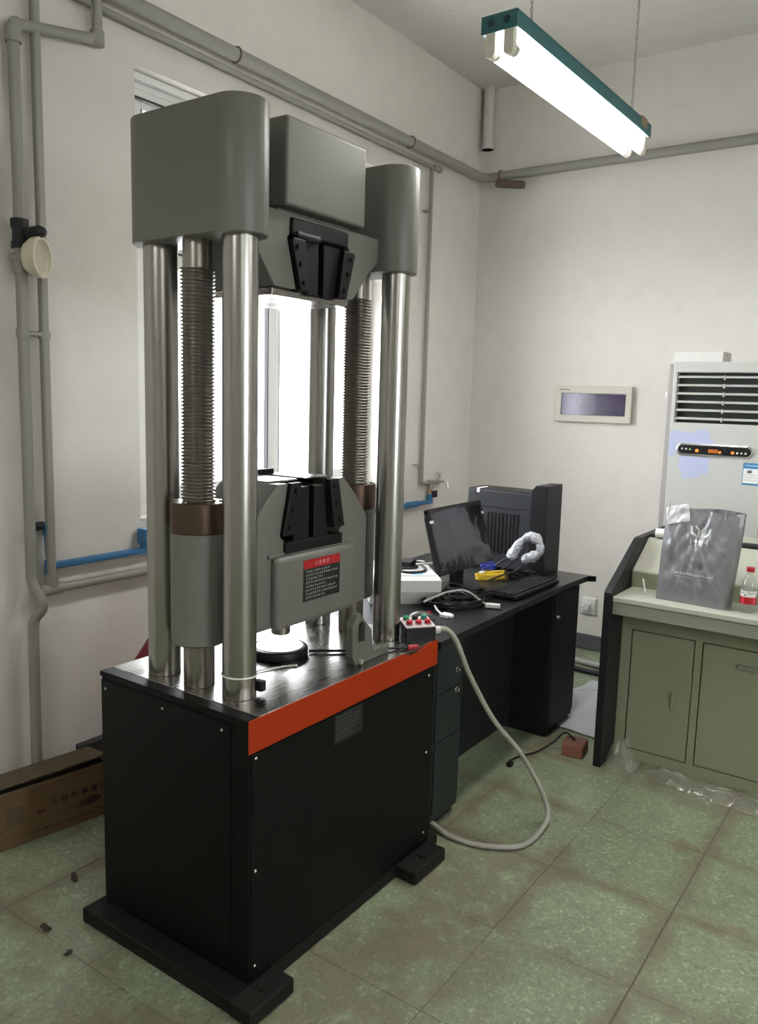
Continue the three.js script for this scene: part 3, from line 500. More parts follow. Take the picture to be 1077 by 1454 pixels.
{ // cables on the desk
  const loops = (cx, cz, y, a, b, n, r, rot, jit, seed) => { const q = rng(seed), p = []; for (let i = 0; i < n * 12; i++) { const t = i / 12 * Math.PI * 2, k = 1 + (q() - 0.5) * jit, u = Math.cos(t) * a * k, v = Math.sin(t) * b * k; p.push([cx + u * Math.cos(rot) - v * Math.sin(rot), y + r + (i / (n * 12)) * 0.03 + q() * 0.004, cz + u * Math.sin(rot) + v * Math.cos(rot)]); } return p; };
  const y = thing('network_cable', 'yellow network cable coiled on the desk in front of the tower', 'cable', [-1.76, 0.75, -3.50]);
  part('coil', cord(loops(0, 0, 0.0, 0.085, 0.032, 5, 0.0032, -1.0, 0.25, 4), 0.0032, 360, 7), M.yellow, y);
  part('plug', bx(-0.05, -0.03, 0.03, 0.04, 0.02, 0.05, 0.002), M.white, y, 'clear white plug');
  single('data_cable', cord(loops(-1.80, -3.535, 0.784, 0.04, 0.02, 3, 0.003, -1.0, 0.4, 9), 0.003, 140, 7), M.blueCable, 'small blue cable loop lying on the yellow cable coil', 'cable');
  // bubble-wrapped bundle against the tower
  const w = thing('wrapped_cable', 'cable loop wrapped in white bubble film leaning on the computer tower', 'cable', [-1.635, 0.75, -3.60]);
  const ring = [[-0.078, 0.10, 0.01], [-0.060, 0.135, 0.004], [-0.038, 0.175, 0], [-0.008, 0.205, -0.004], [0.022, 0.218, -0.006], [0.05, 0.208, -0.006], [0.07, 0.182, -0.004], [0.072, 0.15, 0], [0.045, 0.125, 0.006], [0.014, 0.112, 0.01], [-0.008, 0.098, 0.012]];
  const wg = cord(ring, (u) => 0.0215 + 0.004 * Math.sin(u * 17) + 0.002 * Math.sin(u * 41), 110, 18);
  { const p = wg.attributes.position, n = wg.attributes.normal; for (let i = 0; i < p.count; i++) { const k = 0.005 * (fbm(p.getX(i) * 130, (p.getY(i) + p.getZ(i)) * 130, 6, 3) - 0.5) * 2; p.setXYZ(i, p.getX(i) + n.getX(i) * k, p.getY(i) + n.getY(i) * k, p.getZ(i) + n.getZ(i) * k); } wg.computeVertexNormals(); }
  part('bubble_wrap', wg, mat([0.42, 0.43, 0.47], 0.28), w);
  parts('cable_end', [cord([[-0.07, 0.11, 0.015], [-0.11, 0.085, 0.03], [-0.16, 0.04, 0.045], [-0.19, 0.008, 0.05]], 0.004, 20, 6), cord([[0.0, 0.1, 0], [-0.02, 0.06, 0.02], [-0.06, 0.03, 0.03], [-0.1, 0.006, 0.04]], 0.004, 20, 6), cord([[-0.05, 0.1, 0.0], [-0.09, 0.06, 0.01], [-0.12, 0.03, 0.03], [-0.12, 0.005, 0.06]], 0.0035, 20, 6)], M.blackPlastic, w);
  const black = (pts, lab, r = 0.004) => single('black_cable', cord(pts, r, 90, 7), M.blackPlastic, lab, 'cable');
  black(loops(-1.68, -3.62, 0.75, 0.075, 0.045, 4, 0.0045, -0.6, 0.35, 21), 'coil of black cable piled below the bubble wrapped loop', 0.0045);
  black(loops(-1.62, -2.93, 0.75, 0.10, 0.05, 4, 0.004, -0.9, 0.4, 33), 'coil of thin black cable in front of the monitor foot');
  black(loops(-1.70, -3.02, 0.75, 0.07, 0.06, 3, 0.0045, 0.4, 0.5, 35), 'tangle of black cable between the printer and the monitor', 0.0045);
  black(loops(-1.64, -3.06, 0.75, 0.11, 0.06, 3, 0.005, -1.2, 0.6, 51), 'loose wide coil of black cable right of the monitor foot', 0.005);
  black(loops(-1.70, -2.86, 0.75, 0.06, 0.04, 4, 0.005, 0.2, 0.6, 57), 'small knot of black cable beside the white printer', 0.005);
  black([[-1.75, 0.757, -3.44], [-1.66, 0.80, -3.52], [-1.62, 0.78, -3.6], [-1.66, 0.76, -3.66], [-1.72, 0.79, -3.6], [-1.68, 0.757, -3.48]], 'black cable arching between the yellow coil and the tower');
  black([[-1.72, 0.77, -2.90], [-1.70, 0.83, -2.98], [-1.66, 0.80, -3.06], [-1.62, 0.762, -3.1], [-1.58, 0.7555, -3.05]], 'black cable arching up beside the left edge of the monitor');
  const v1 = thing('serial_cable', 'grey cable with a wide pale plug lying over the black cables', 'cable', [-1.60, 0.75, -2.90]);
  part('lead', cord([[-0.12, 0.03, 0.10], [-0.07, 0.06, 0.0], [-0.01, 0.065, -0.06], [0.04, 0.03, -0.09], [0.07, 0.014, -0.095]], 0.005, 40, 8), M.grey, v1);
  part('plug', bx(-0.022, 0.04, -0.008, 0.008, -0.014, 0.014, 0.003).rotateY(0.35).translate(0.09, 0.012, -0.10), M.lightGrey, v1);
  const v2 = thing('serial_cable', 'white serial plug on a short lead hanging toward the desk edge', 'cable', [-1.585, 0.75, -2.755]);
  part('plug', [bx(-0.02, 0.02, 0.0, 0.014, -0.02, 0.02, 0.003), bx(0.015, 0.03, 0.002, 0.012, -0.014, 0.014, 0.001)], M.white, v2);
  part('lead', cord([[-0.02, 0.008, 0], [-0.06, 0.014, -0.03], [-0.09, 0.02, -0.06]], 0.004, 16, 7), M.lightGrey, v2);
}

// ================================================================ operator console, bag, bottle
{
  const c = thing('control_console', 'sage green steel operator console with a black end panel and sloped back', 'console', [-0.6, 0, -3.75]);
  const X0 = -0.53, X1 = 1.1; // from its own centre
  const prof = (x0, x1, lab) => part('end_panel', profileX([[0.35, 0], [0.35, 0.802], [0.335, 0.815], [-0.01, 0.995], [-0.03, 1.0], [-0.5, 1.0], [-0.5, 0]], x0, x1, 0.003), M.consoleBlack, c, lab);
  prof(X0 - 0.035, X0, 'black end panel'); prof(X1, X1 + 0.035, 'black end panel');
  const doors = [[-0.479, -0.211, 'v'], [-0.172, 0.30, 'h'], [0.34, 0.61, 'v'], [0.65, 0.95, 'v']];
  part('body', bx(X0, X1, 0.0, 0.706, -0.48, 0.12), M.consoleGreen, c);
  const ff = new THREE.Shape([[X0, 0], [X1, 0], [X1, 0.706], [X0, 0.706]].map((p) => new THREE.Vector2(...p)));
  for (const [a, b] of doors) ff.holes.push(new THREE.Path([[a - 0.0048, 0.0502], [b + 0.0048, 0.0502], [b + 0.0048, 0.6128], [a - 0.0048, 0.6128]].map((p) => new THREE.Vector2(...p))));
  part('face_frame', new THREE.ExtrudeGeometry(ff, { depth: 0.055, bevelEnabled: false }).translate(0, 0, 0.12), M.consoleGreen, c);
  const top = part('countertop', bx(X0 + 0.001, X1 - 0.001, 0.762, 0.787, 0.085, 0.338, 0.005), M.consoleTop, c);
  part('fascia', bx(X0 + 0.001, X1 - 0.001, 0.706, 0.7605, 0.085, 0.333, 0.003), M.consoleTopShaded, c);
  part('back_strip', bx(X0, X1, 0.70, 0.86, -0.05, 0.09, 0.002), M.consoleGreen, c);
  part('slope_panel', profileX([[0.09, 0.858], [0.088, 0.866], [-0.13, 0.988], [-0.48, 0.99], [-0.48, 0.7], [0.05, 0.7]], X0, X1, 0.002), M.consoleTop, c);
  part('edge_trim', bx(X0, X1, 0.985, 1.008, -0.20, -0.145, 0.01), M.consoleBlack, c, 'black padded edge along the top');
  for (const [a, b, k] of doors) {
    const d = part('door', bx(a, b, 0.055, 0.608, 0.140, 0.177, 0.002), M.consoleGreen, c);
    if (k === 'v') { part('handle', profileX([[0.176, 0.27], [0.187, 0.276], [0.187, 0.354], [0.176, 0.36], [0.176, 0.352], [0.181, 0.347], [0.181, 0.283], [0.176, 0.278]], b - 0.076, b - 0.060, 0.001), M.consoleGreen, d); }
    else part('handle', bx(a + 0.14, a + 0.27, 0.526, 0.546, 0.176, 0.189, 0.004), M.consoleTopShaded, d);
  }
  const roll = thing('paper_roll', 'small white paper roll lying on the sloped console top beside the gray bag', 'roll', [-1.055, 0.985, -3.885], 0.1);
  part('roll', [cyl(0.022, 0.085, 0, 0.03, 0, 28, 'x')], M.white, roll); part('core', cyl(0.009, 0.087, 0, 0.03, 0, 16, 'x'), M.grey, roll);
  single('thin_rod', cord([[-1.075, 0.83, -3.655], [-1.03, 0.7905, -3.55]], 0.003, 4, 8), M.white, 'thin white rod leaning on the console back beside the bag', 'rod');
}
{ // bag
  const t = thing('shopping_bag', 'silver grey shopping bag with a white emblem standing on the console top', 'bag', [-0.825, 0.787, -3.545], -0.07);
  const nu = 120, nv = 48, W = 0.285, D = 0.105, Hh = 0.395, pos = [], uv = [], idx = [];
  const at = (u, v) => { // u round the bag, v up
    const d = D * (1 - 0.35 * v), w = W * (1 + 0.06 * v); let x, z, q;
    if (u < 0.37) { q = u / 0.37; x = -w / 2 + w * q; z = d / 2; }
    else if (u < 0.5) { q = (u - 0.37) / 0.13; x = w / 2 - Math.sin(q * Math.PI) * 0.035 * v; z = d / 2 - d * q; }
    else if (u < 0.87) { q = (u - 0.5) / 0.37; x = w / 2 - w * q; z = -d / 2; }
    else { q = (u - 0.87) / 0.13; x = -w / 2 + Math.sin(q * Math.PI) * 0.035 * v; z = -d / 2 + d * q; }
    const y = v * Hh + 0.008 * Math.sin(u * 12.6) * v;
    // creases: many narrow ridges running mostly up the bag, only on the free part
    const f = Math.min(1, v * 5), ridge = (a, b, sd) => { const q2 = fbm(a, b, sd, 3); return 1 - Math.abs(q2 * 2 - 1) * 2; };
    const cr = (s0, a, k, w2) => { const l = x * Math.cos(a) + y * Math.sin(a) - s0; return k * Math.max(0, 1 - Math.abs(l) / w2); };
    const n = 0.0075 * ridge(x * 15 + y * 7 + 4, y * 4.5 - x * 3, 3) * (0.4 + 0.6 * Math.min(1, (1 - v) * 3)) + 0.0045 * ridge(x * 30 - y * 11, y * 13 + 2, 8) + cr(0.045, 0.28, 0.007, 0.014) - cr(-0.06, -0.22, 0.006, 0.012) + cr(0.115, 0.5, 0.006, 0.012);
    if (u < 0.37) z += n * f * Math.min(1, q * 8, (1 - q) * 8); else if (u > 0.5 && u < 0.87) z -= n * f * 0.6; else x += n * f * 0.5 * Math.sin(q * Math.PI);
    x += 0.018 * v + 0.014 * Math.sin(v * 3.2) * (u < 0.2 || u > 0.87 ? -0.6 : 1) * 0.4 * v; z -= 0.02 * v * v;
    return [x, y, z];
  };
  for (let j = 0; j <= nv; j++) for (let i = 0; i <= nu; i++) { const u = i / nu, v = j / nv; pos.push(...at(u % 1, v)); uv.push(u < 0.3701 ? u / 0.37 : 0.02, v); }
  for (let j = 0; j < nv; j++) for (let i = 0; i < nu; i++) { const a = j * (nu + 1) + i, b = a + nu + 1; idx.push(a, a + 1, b, b, a + 1, b + 1); }
  const g = new THREE.BufferGeometry(); g.setAttribute('position', new THREE.Float32BufferAttribute(pos, 3)); g.setAttribute('uv', new THREE.Float32BufferAttribute(uv, 2)); g.setIndex(idx); g.computeVertexNormals();
  const tex = canvasTex(512, 704, (c, w, h) => {
    c.fillStyle = '#85858a'; c.fillRect(0, 0, w, h); c.strokeStyle = '#d9dadc'; c.lineCap = 'round';
    const k = (pts, lw) => { c.lineWidth = lw; c.beginPath(); c.moveTo(...pts[0]); for (const p of pts.slice(1)) c.lineTo(...p); c.stroke(); };
    k([[196, 130], [206, 172], [240, 196]], 13); k([[226, 124], [252, 150], [252, 190]], 12); k([[282, 124], [268, 150], [270, 190]], 12); k([[322, 130], [310, 172], [282, 196]], 13);
    k([[240, 200], [282, 200]], 6); k([[205, 212], [208, 252]], 9); k([[242, 212], [242, 268]], 11); k([[280, 212], [276, 262]], 11); k([[314, 212], [312, 248]], 8); k([[208, 232], [312, 232]], 5);
    const r = rng(12); for (let i = 0; i < 13; i++) blur(c, 118 + i * 22, 470, 18, r, 2.4); c.strokeStyle = '#b9babd'; for (let i = 0; i < 20; i++) blur(c, 118 + i * 14, 502, 10, r, 1.5);
  });
  tex.flipY = true;
  part('bag', g, mat([1, 1, 1], 0.36, 0.35, { map: tex, side: THREE.DoubleSide }), t);
  part('bottom', bx(-W / 2 + 0.004, W / 2 - 0.004, 0.001, 0.004, -D / 2 + 0.004, D / 2 - 0.004), mat([0.2, 0.2, 0.21], 0.5), t);
  part('handle_tab', [cord([[-0.12, 0.36, 0.045], [-0.118, 0.40, 0.04], [-0.116, 0.425, 0.036]], 0.002, 8, 6), cord([[0.11, 0.37, 0.03], [0.112, 0.405, 0.025], [0.113, 0.416, 0.022]], 0.002, 8, 6)], M.grey, t);
  part('inner_film', (() => { const q = new THREE.PlaneGeometry(0.1, 0.075, 14, 10), p = q.attributes.position; for (let i = 0; i < p.count; i++) p.setZ(i, 0.02 * (fbm(p.getX(i) * 40 + 3, p.getY(i) * 40, 8, 3) - 0.5)); q.computeVertexNormals(); return q.rotateX(-0.25).rotateZ(0.25).translate(-0.085, 0.375, 0.028); })(), phys([0.9, 0.88, 0.92], { transmission: 0.5, thickness: 0, roughness: 0.3, side: THREE.DoubleSide }), t, 'clear film sticking out of the top');
}
{ // bottle of water
  const t = thing('water_bottle', 'clear plastic water bottle with a red cap and red and white label beside the bag', 'bottle', [-0.605, 0.787, -3.515]);
  part('bottle', lathe([[0, 0.001], [0.022, 0.0], [0.029, 0.004], [0.0305, 0.012], [0.0295, 0.028], [0.0305, 0.04], [0.0305, 0.1], [0.0298, 0.112], [0.026, 0.13], [0.017, 0.15], [0.0125, 0.158], [0.0125, 0.166], [0.015, 0.168], [0.0125, 0.17], [0, 0.17]], 40), phys([0.96, 0.97, 0.97], { transmission: 1, thickness: 0, roughness: 0.05, ior: 1.5, side: THREE.DoubleSide }), t);
  const tex = canvasTex(512, 160, (c, w, h) => { c.fillStyle = '#d9d8d4'; c.fillRect(0, 0, w, h); c.fillStyle = '#a80f1e'; c.fillRect(0, 76, w, 84); c.fillStyle = '#c73a52'; for (let i = 0; i < 4; i++) c.fillRect(i * 128 + 66, 76, 34, 84); const r = rng(5); c.strokeStyle = '#54575a'; for (let q = 0; q < 4; q++) { for (let i = 0; i < 5; i++) blur(c, q * 128 + 8 + i * 18, 22, 15, r, 2); c.fillStyle = '#20242c'; c.beginPath(); c.moveTo(q * 128 + 100, 62); c.lineTo(q * 128 + 110, 40); c.lineTo(q * 128 + 120, 62); c.fill(); } });
  part('label', new THREE.CylinderGeometry(0.0312, 0.0312, 0.056, 40, 1, true).translate(0, 0.068, 0), mat([1, 1, 1], 0.4, 0, { map: tex, side: THREE.DoubleSide }), t, 'red and white paper label');
  part('cap', lathe([[0, 0.189], [0.0145, 0.189], [0.0155, 0.186], [0.0155, 0.1705], [0.0128, 0.1705]], 32), M.redPlastic, t, 'red screw cap');
}

// ================================================================ air conditioner
{
  const t = thing('air_conditioner', 'tall white floor standing air conditioner with a dark louvred outlet', 'air conditioner', [-0.985, 0, -4.6]);
  part('back_shell', bx(-0.274, 0.262, 0.0, 1.838, -0.17, 0.135, 0.008), M.acGrey, t, 'grey metal casing behind the white front');
  const fr = new THREE.Shape([[-0.223, 0], [0.242, 0], [0.242, 1.845], [-0.238, 1.845]].map((p) => new THREE.Vector2(...p))); fr.holes.push(new THREE.Path([[-0.215, 1.53], [0.217, 1.53], [0.217, 1.79], [-0.215, 1.79]].map((p) => new THREE.Vector2(...p))));
  part('front_panel', new THREE.ExtrudeGeometry(fr, { depth: 0.04, bevelEnabled: true, bevelThickness: 0.005, bevelSize: 0.005, bevelOffset: -0.005, bevelSegments: 3 }).translate(0, 0, 0.135), M.acWhite, t);
  part('outlet_recess', bx(-0.214, 0.216, 1.531, 1.789, 0.136, 0.139), M.acDark, t);
  for (let k = 0; k < 6; k++) { const l = part('louver', bx(-0.213, 0.215, -0.003, 0.003, -0.012, 0.012, 0.0025).rotateX(0.35).translate(0, 1.768 - k * 0.043, 0.168), M.louver, t); part('clip', bx(-0.004, 0.004, -0.011, 0.011, -0.003, 0.003).translate(0.02, 1.765 - k * 0.043, 0.178), M.acWhite, l); }
  const sh = (a, b, r, y) => { const s = new THREE.Shape(); s.absarc(a + r, y, r, Math.PI / 2, Math.PI * 1.5, false); s.absarc(b - r, y, r, -Math.PI / 2, Math.PI / 2, false); return s; };
  const pan = part('display_panel', new THREE.ExtrudeGeometry(sh(-0.188, 0.183, 0.029, 1.391), { depth: 0.006, bevelEnabled: true, bevelThickness: 0.003, bevelSize: 0.003, bevelSegments: 2, curveSegments: 16 }).translate(0, 0, 0.179), M.chrome, t);
  part('display_glass', new THREE.ExtrudeGeometry(sh(-0.181, 0.176, 0.0225, 1.392), { depth: 0.003, bevelEnabled: false, curveSegments: 16 }).translate(0, 0, 0.187), M.blackGloss, pan);
  const glow = (x, y, r, m) => part('indicator', cyl(r, 0.002, x, y, 0.1912, 12, 'z'), m, t);
  const amber = mat([0.4, 0.1, 0.02], 0.4, 0, { emissive: rgb(1, 0.28, 0.04), emissiveIntensity: 0.8 }), dim = mat([0.55, 0.56, 0.5], 0.5), greenDot = mat([0.25, 0.55, 0.2], 0.5);
  glow(-0.16, 1.395, 0.005, dim); glow(-0.14, 1.394, 0.005, dim); glow(-0.12, 1.393, 0.005, greenDot); glow(-0.085, 1.388, 0.009, amber); glow(0.09, 1.386, 0.008, amber); glow(0.112, 1.386, 0.005, dim); glow(0.132, 1.386, 0.005, dim); glow(0.152, 1.386, 0.005, dim);
  // seven segment digits
  const segs = { t: [0, 1, 1, 0], m: [0, 0, 1, 0], b: [0, -1, 1, 0] }, dg = [];
  [-0.022, -0.006, 0.010].forEach((x) => { for (const yy of [-0.008, 0, 0.008]) dg.push(bx(x - 0.0045, x + 0.0045, 1.389 + yy - 0.001, 1.389 + yy + 0.001, 0.19, 0.192)); for (const xx of [-0.0055, 0.0055]) for (const yy of [-0.004, 0.004]) dg.push(bx(x + xx - 0.001, x + xx + 0.001, 1.389 + yy - 0.003, 1.389 + yy + 0.003, 0.19, 0.192)); });
  for (let i = 0; i < 3; i++) part('digit', dg.slice(i * 7, i * 7 + 7), amber, t, 'glowing amber digit'); glow(0.028, 1.385, 0.007, amber);
  const et = canvasTex(160, 224, (c, w, h) => { c.fillStyle = '#d6dad8'; c.fillRect(0, 0, w, h); c.fillStyle = '#2f78a8'; c.fillRect(0, 0, w, 58); c.fillRect(0, 206, w, 18); c.strokeStyle = '#e8eef0'; const r = rng(2); for (let i = 0; i < 7; i++) blur(c, 14 + i * 19, 20, 15, r, 2); c.fillStyle = '#5a6066'; c.fillRect(44, 74, 44, 30); c.strokeStyle = '#b06a66'; for (let q = 0; q < 3; q++) for (let i = 0; i < 8; i++) blur(c, 14 + i * 17, 116 + q * 26, 12, r, 1.6); c.strokeStyle = '#2f78a8'; c.lineWidth = 6; c.strokeRect(3, 3, w - 6, h - 6); });
  part('energy_label', labelGeo(0.078, 0.112).translate(0.183, 1.284, 0.1808), mat([1, 1, 1], 0.4, 0, { map: et }), t, 'white and blue energy label');
  // blue protective film left on in torn patches
  const patch = (pts, z) => new THREE.ExtrudeGeometry(new THREE.Shape(pts.map((p) => new THREE.Vector2(...p))), { depth: 0.0006, bevelEnabled: false }).translate(0, 0, z);
  part('protective_film', patch([[-0.225, 1.49], [-0.12, 1.478], [-0.07, 1.50], [-0.03, 1.49], [-0.035, 1.46], [0.0, 1.44], [-0.02, 1.425], [-0.19, 1.425], [-0.195, 1.36], [-0.235, 1.345], [-0.232, 1.42]], 0.1803), M.bluefilm, t, 'torn patch of pale blue film');
  part('protective_film', patch([[-0.172, 1.355], [-0.02, 1.352], [-0.022, 1.268], [-0.05, 1.27], [-0.058, 1.252], [-0.10, 1.242], [-0.155, 1.236], [-0.155, 1.27], [-0.18, 1.29]], 0.1803), M.bluefilm, t, 'torn patch of pale blue film');
  part('cable_clip', bx(-0.285, -0.27, 1.66, 1.69, 0.11, 0.138, 0.004), M.white, t);
  const b = thing('white_carton', 'flat white box lying on top of the air conditioner', 'box', [-1.115, 1.845, -4.55]);
  part('carton', bx(-0.125, 0.125, 0.0, 0.055, -0.09, 0.09, 0.004), mat([0.58, 0.57, 0.55], 0.6), b); part('seam', bx(-0.002, 0.002, 0.003, 0.0555, -0.0905, 0.0905), M.lightGrey, b);
}
{ // distribution box on the back wall
  const t = thing('distribution_box', 'beige wall mounted electrical box with a purple tinted window', 'electrical box', [-1.885, 1.495, -5.07]);
  const s = new THREE.Shape([[-0.252, 0], [0.252, 0], [0.252, 0.23], [-0.252, 0.23]].map((p) => new THREE.Vector2(...p))); s.holes.push(new THREE.Path([[-0.212, 0.045], [0.212, 0.045], [0.212, 0.182], [-0.212, 0.182]].map((p) => new THREE.Vector2(...p))));
  part('frame', new THREE.ExtrudeGeometry(s, { depth: 0.022, bevelEnabled: true, bevelThickness: 0.006, bevelSize: 0.006, bevelOffset: -0.006, bevelSegments: 3 }).translate(0, 0, 0.006), mat([0.56, 0.53, 0.46], 0.45), t);
  part('breaker_row', bx(-0.21, 0.21, 0.046, 0.18, 0.001, 0.008), mat([0.30, 0.29, 0.32], 0.6), t);
  for (let k = 0; k < 9; k++) { const b = part('breaker', bx(-0.195 + k * 0.044, -0.155 + k * 0.044, 0.07, 0.155, 0.008, 0.016, 0.002), mat([0.5, 0.5, 0.52], 0.5), t); part('switch', bx(-0.182 + k * 0.044, -0.168 + k * 0.044, 0.10, 0.122, 0.015, 0.021, 0.001), k < 3 ? M.blackPlastic : M.lightGrey, b); }
  part('tinted_window', bx(-0.212, 0.212, 0.045, 0.182, 0.0225, 0.0255), phys([0.50, 0.46, 0.60], { transmission: 0.92, thickness: 0, roughness: 0.12 }), t, 'smoky purple window');
  const mk = canvasTex(256, 48, (c, w, h) => { c.fillStyle = '#c3bfb1'; c.fillRect(0, 0, w, h); c.strokeStyle = '#2b2b2e'; const r = rng(6); for (let i = 0; i < 8; i++) { blur(c, 6 + i * 31, 8, 30, r, 5); } });
  part('maker_mark', labelGeo(0.075, 0.014).translate(-0.19, 0.206, 0.0344), mat([0.9, 0.9, 0.9], 0.5, 0, { map: mk }), t, 'small dark lettering');
  const o = thing('wall_outlet', 'small white socket box low on the back wall', 'outlet', [-1.83, 0.24, -5.07]);
  part('plate', bx(-0.045, 0.045, 0.0, 0.11, 0.0, 0.022, 0.005), M.white, o); part('plug', [bx(-0.02, 0.02, 0.03, 0.075, 0.022, 0.06, 0.006), cyl(0.006, 0.03, -0.03, 0.05, 0.045, 10, 'x')], M.lightGrey, o);
}
{ // hoses and leads on the floor behind the desk
  single('floor_hose', cord([[-2.3, 0.021, -4.92], [-1.9, 0.021, -4.78], [-1.55, 0.021, -4.72], [-1.2, 0.021, -4.86]], 0.02, 50, 10), M.grey, 'grey hose lying on the floor along the back wall', 'hose');
  single('floor_hose', cord([[-2.3, 0.017, -4.80], [-1.9, 0.017, -4.62], [-1.55, 0.017, -4.58], [-1.28, 0.017, -4.66]], 0.016, 50, 10), M.blackPlastic, 'black hose lying on the floor in front of the grey hose', 'hose');
  single('floor_lead', cord([[-1.85, 0.006, -4.30], [-1.62, 0.006, -4.22], [-1.50, 0.006, -4.32], [-1.40, 0.006, -4.22], [-1.3, 0.006, -4.30]], 0.005, 50, 7), M.blackPlastic, 'thin black lead on the floor between desk and console', 'cable');
  const p = thing('terminal_block', 'small red brown block on the floor at the desk corner', 'block', [-1.28, 0, -3.475], 0.12);
  part('block', bx(-0.048, 0.05, 0, 0.058, -0.055, 0.055, 0.004), M.brick, p); part('cover', bx(-0.044, 0.046, 0.057, 0.062, -0.05, 0.05, 0.002), mat([0.17, 0.075, 0.05], 0.6), p);
  const k = thing('plug_lead', 'thin black lead with a plug on the floor under the desk', 'cable', [-1.4, 0, -3.3]);
  part('lead', cord([[0.12, 0.068, -0.17], [0.06, 0.075, -0.2], [0.02, 0.03, -0.15], [-0.02, 0.006, -0.06], [-0.06, 0.006, 0.03], [-0.075, 0.006, 0.1], [-0.058, 0.008, 0.13]], 0.0042, 50, 7), M.blackPlastic, k);
  part('plug', bx(-0.07, -0.045, 0.001, 0.02, 0.125, 0.155, 0.004), M.blackPlastic, k);
}

// ================================================================ hanging lamp
function hangLamp(lx, lz, turn, label) {
  const L = 1.246, t = thing('fluorescent_lamp', label, 'lamp', [lx, 2.75, lz], turn);
  part('batten', [bx(-0.062, 0.062, 0.046, 0.05, -L / 2, L / 2), bx(-0.062, -0.058, 0, 0.05, -L / 2, L / 2), bx(0.058, 0.062, 0, 0.05, -L / 2, L / 2)], M.teal, t);
  part('reflector', bx(-0.058, 0.058, -0.001, 0.006, -L / 2, L / 2), M.white, t, 'white enamelled underside');
  for (const s of [1, -1]) {
    const e = part('end_cap', bx(-0.0625, 0.0625, -0.002, 0.0505, s > 0 ? L / 2 : -L / 2 - 0.003, s > 0 ? L / 2 + 0.003 : -L / 2, 0.001), M.teal, t);
    for (const x of [-0.028, 0.028]) part('knockout_shade', cyl(0.012, 0.002, x, 0.026, s * (L / 2 + 0.0035), 16, 'z'), M.tealShade, e);  // dark discs stand in for the shade inside the end cap holes
    for (const x of [-0.032, 0.032]) {
      const sh = new THREE.Shape(); sh.moveTo(x + 0.017, 0.004); sh.lineTo(x - 0.017, 0.004); sh.lineTo(x - 0.017, -0.055); sh.absarc(x, -0.055, 0.017, Math.PI, Math.PI * 2, false);
      part('tube_holder', new THREE.ExtrudeGeometry(sh, { depth: 0.02, bevelEnabled: true, bevelThickness: 0.002, bevelSize: 0.002, bevelOffset: -0.002, bevelSegments: 2 }).translate(0, 0, s > 0 ? L / 2 - 0.026 : -L / 2 + 0.006), M.holder, t);
    }
  }
  for (const x of [-0.032, 0.032]) { const u = part('tube', cyl(0.019, L - 0.07, x, -0.05, 0, 24, 'z'), M.tube, t); for (const s of [1, -1]) part('tube_cap', cyl(0.0193, 0.014, x, -0.05, s * (L / 2 - 0.04), 20, 'z'), M.chrome, u); }
  part('bracket', bx(-0.01, 0.064, 0.02, 0.058, -L / 2 + 0.05, -L / 2 + 0.12, 0.002), M.brass, t);
  for (const z of [0.47, -0.47]) { // twisted wire chain up to the ceiling
    const a = [], b = []; for (let i = 0; i <= 160; i++) { const y = 0.05 + (H - 2.75 - 0.05) * i / 160, q = i * 0.55; a.push(new THREE.Vector3(0.03 + Math.cos(q) * 0.0035, y, z + Math.sin(q) * 0.0035)); b.push(new THREE.Vector3(0.03 - Math.cos(q) * 0.0035, y, z - Math.sin(q) * 0.0035)); }
    part('chain', [sweep(a, 0.0019, 5), sweep(b, 0.0019, 5)], M.galv, t);
  }
  for (const x of [-0.032, 0.032]) { const l = new THREE.RectAreaLight(LAMP_COLOR, TUBE_LIGHT, 0.038, L - 0.07); l.position.set(x, -0.071, 0); l.rotation.x = -Math.PI / 2; t.add(l); }
}
hangLamp(-1.2525, -3.009, -0.0217, 'lit twin tube fluorescent lamp in a teal batten hung on wire over the desk');
// unseen lamps added to light the near floor and the front of the machine
hangLamp(-1.25, 0.7, 0.0, 'added unseen twin tube lamp in the window row behind the camera');
hangLamp(2.0, -2.9, 0.0, 'added unseen twin tube lamp in the far row beyond the right edge');
hangLamp(2.0, 0.7, 0.0, 'added unseen twin tube lamp in the far row behind the camera');

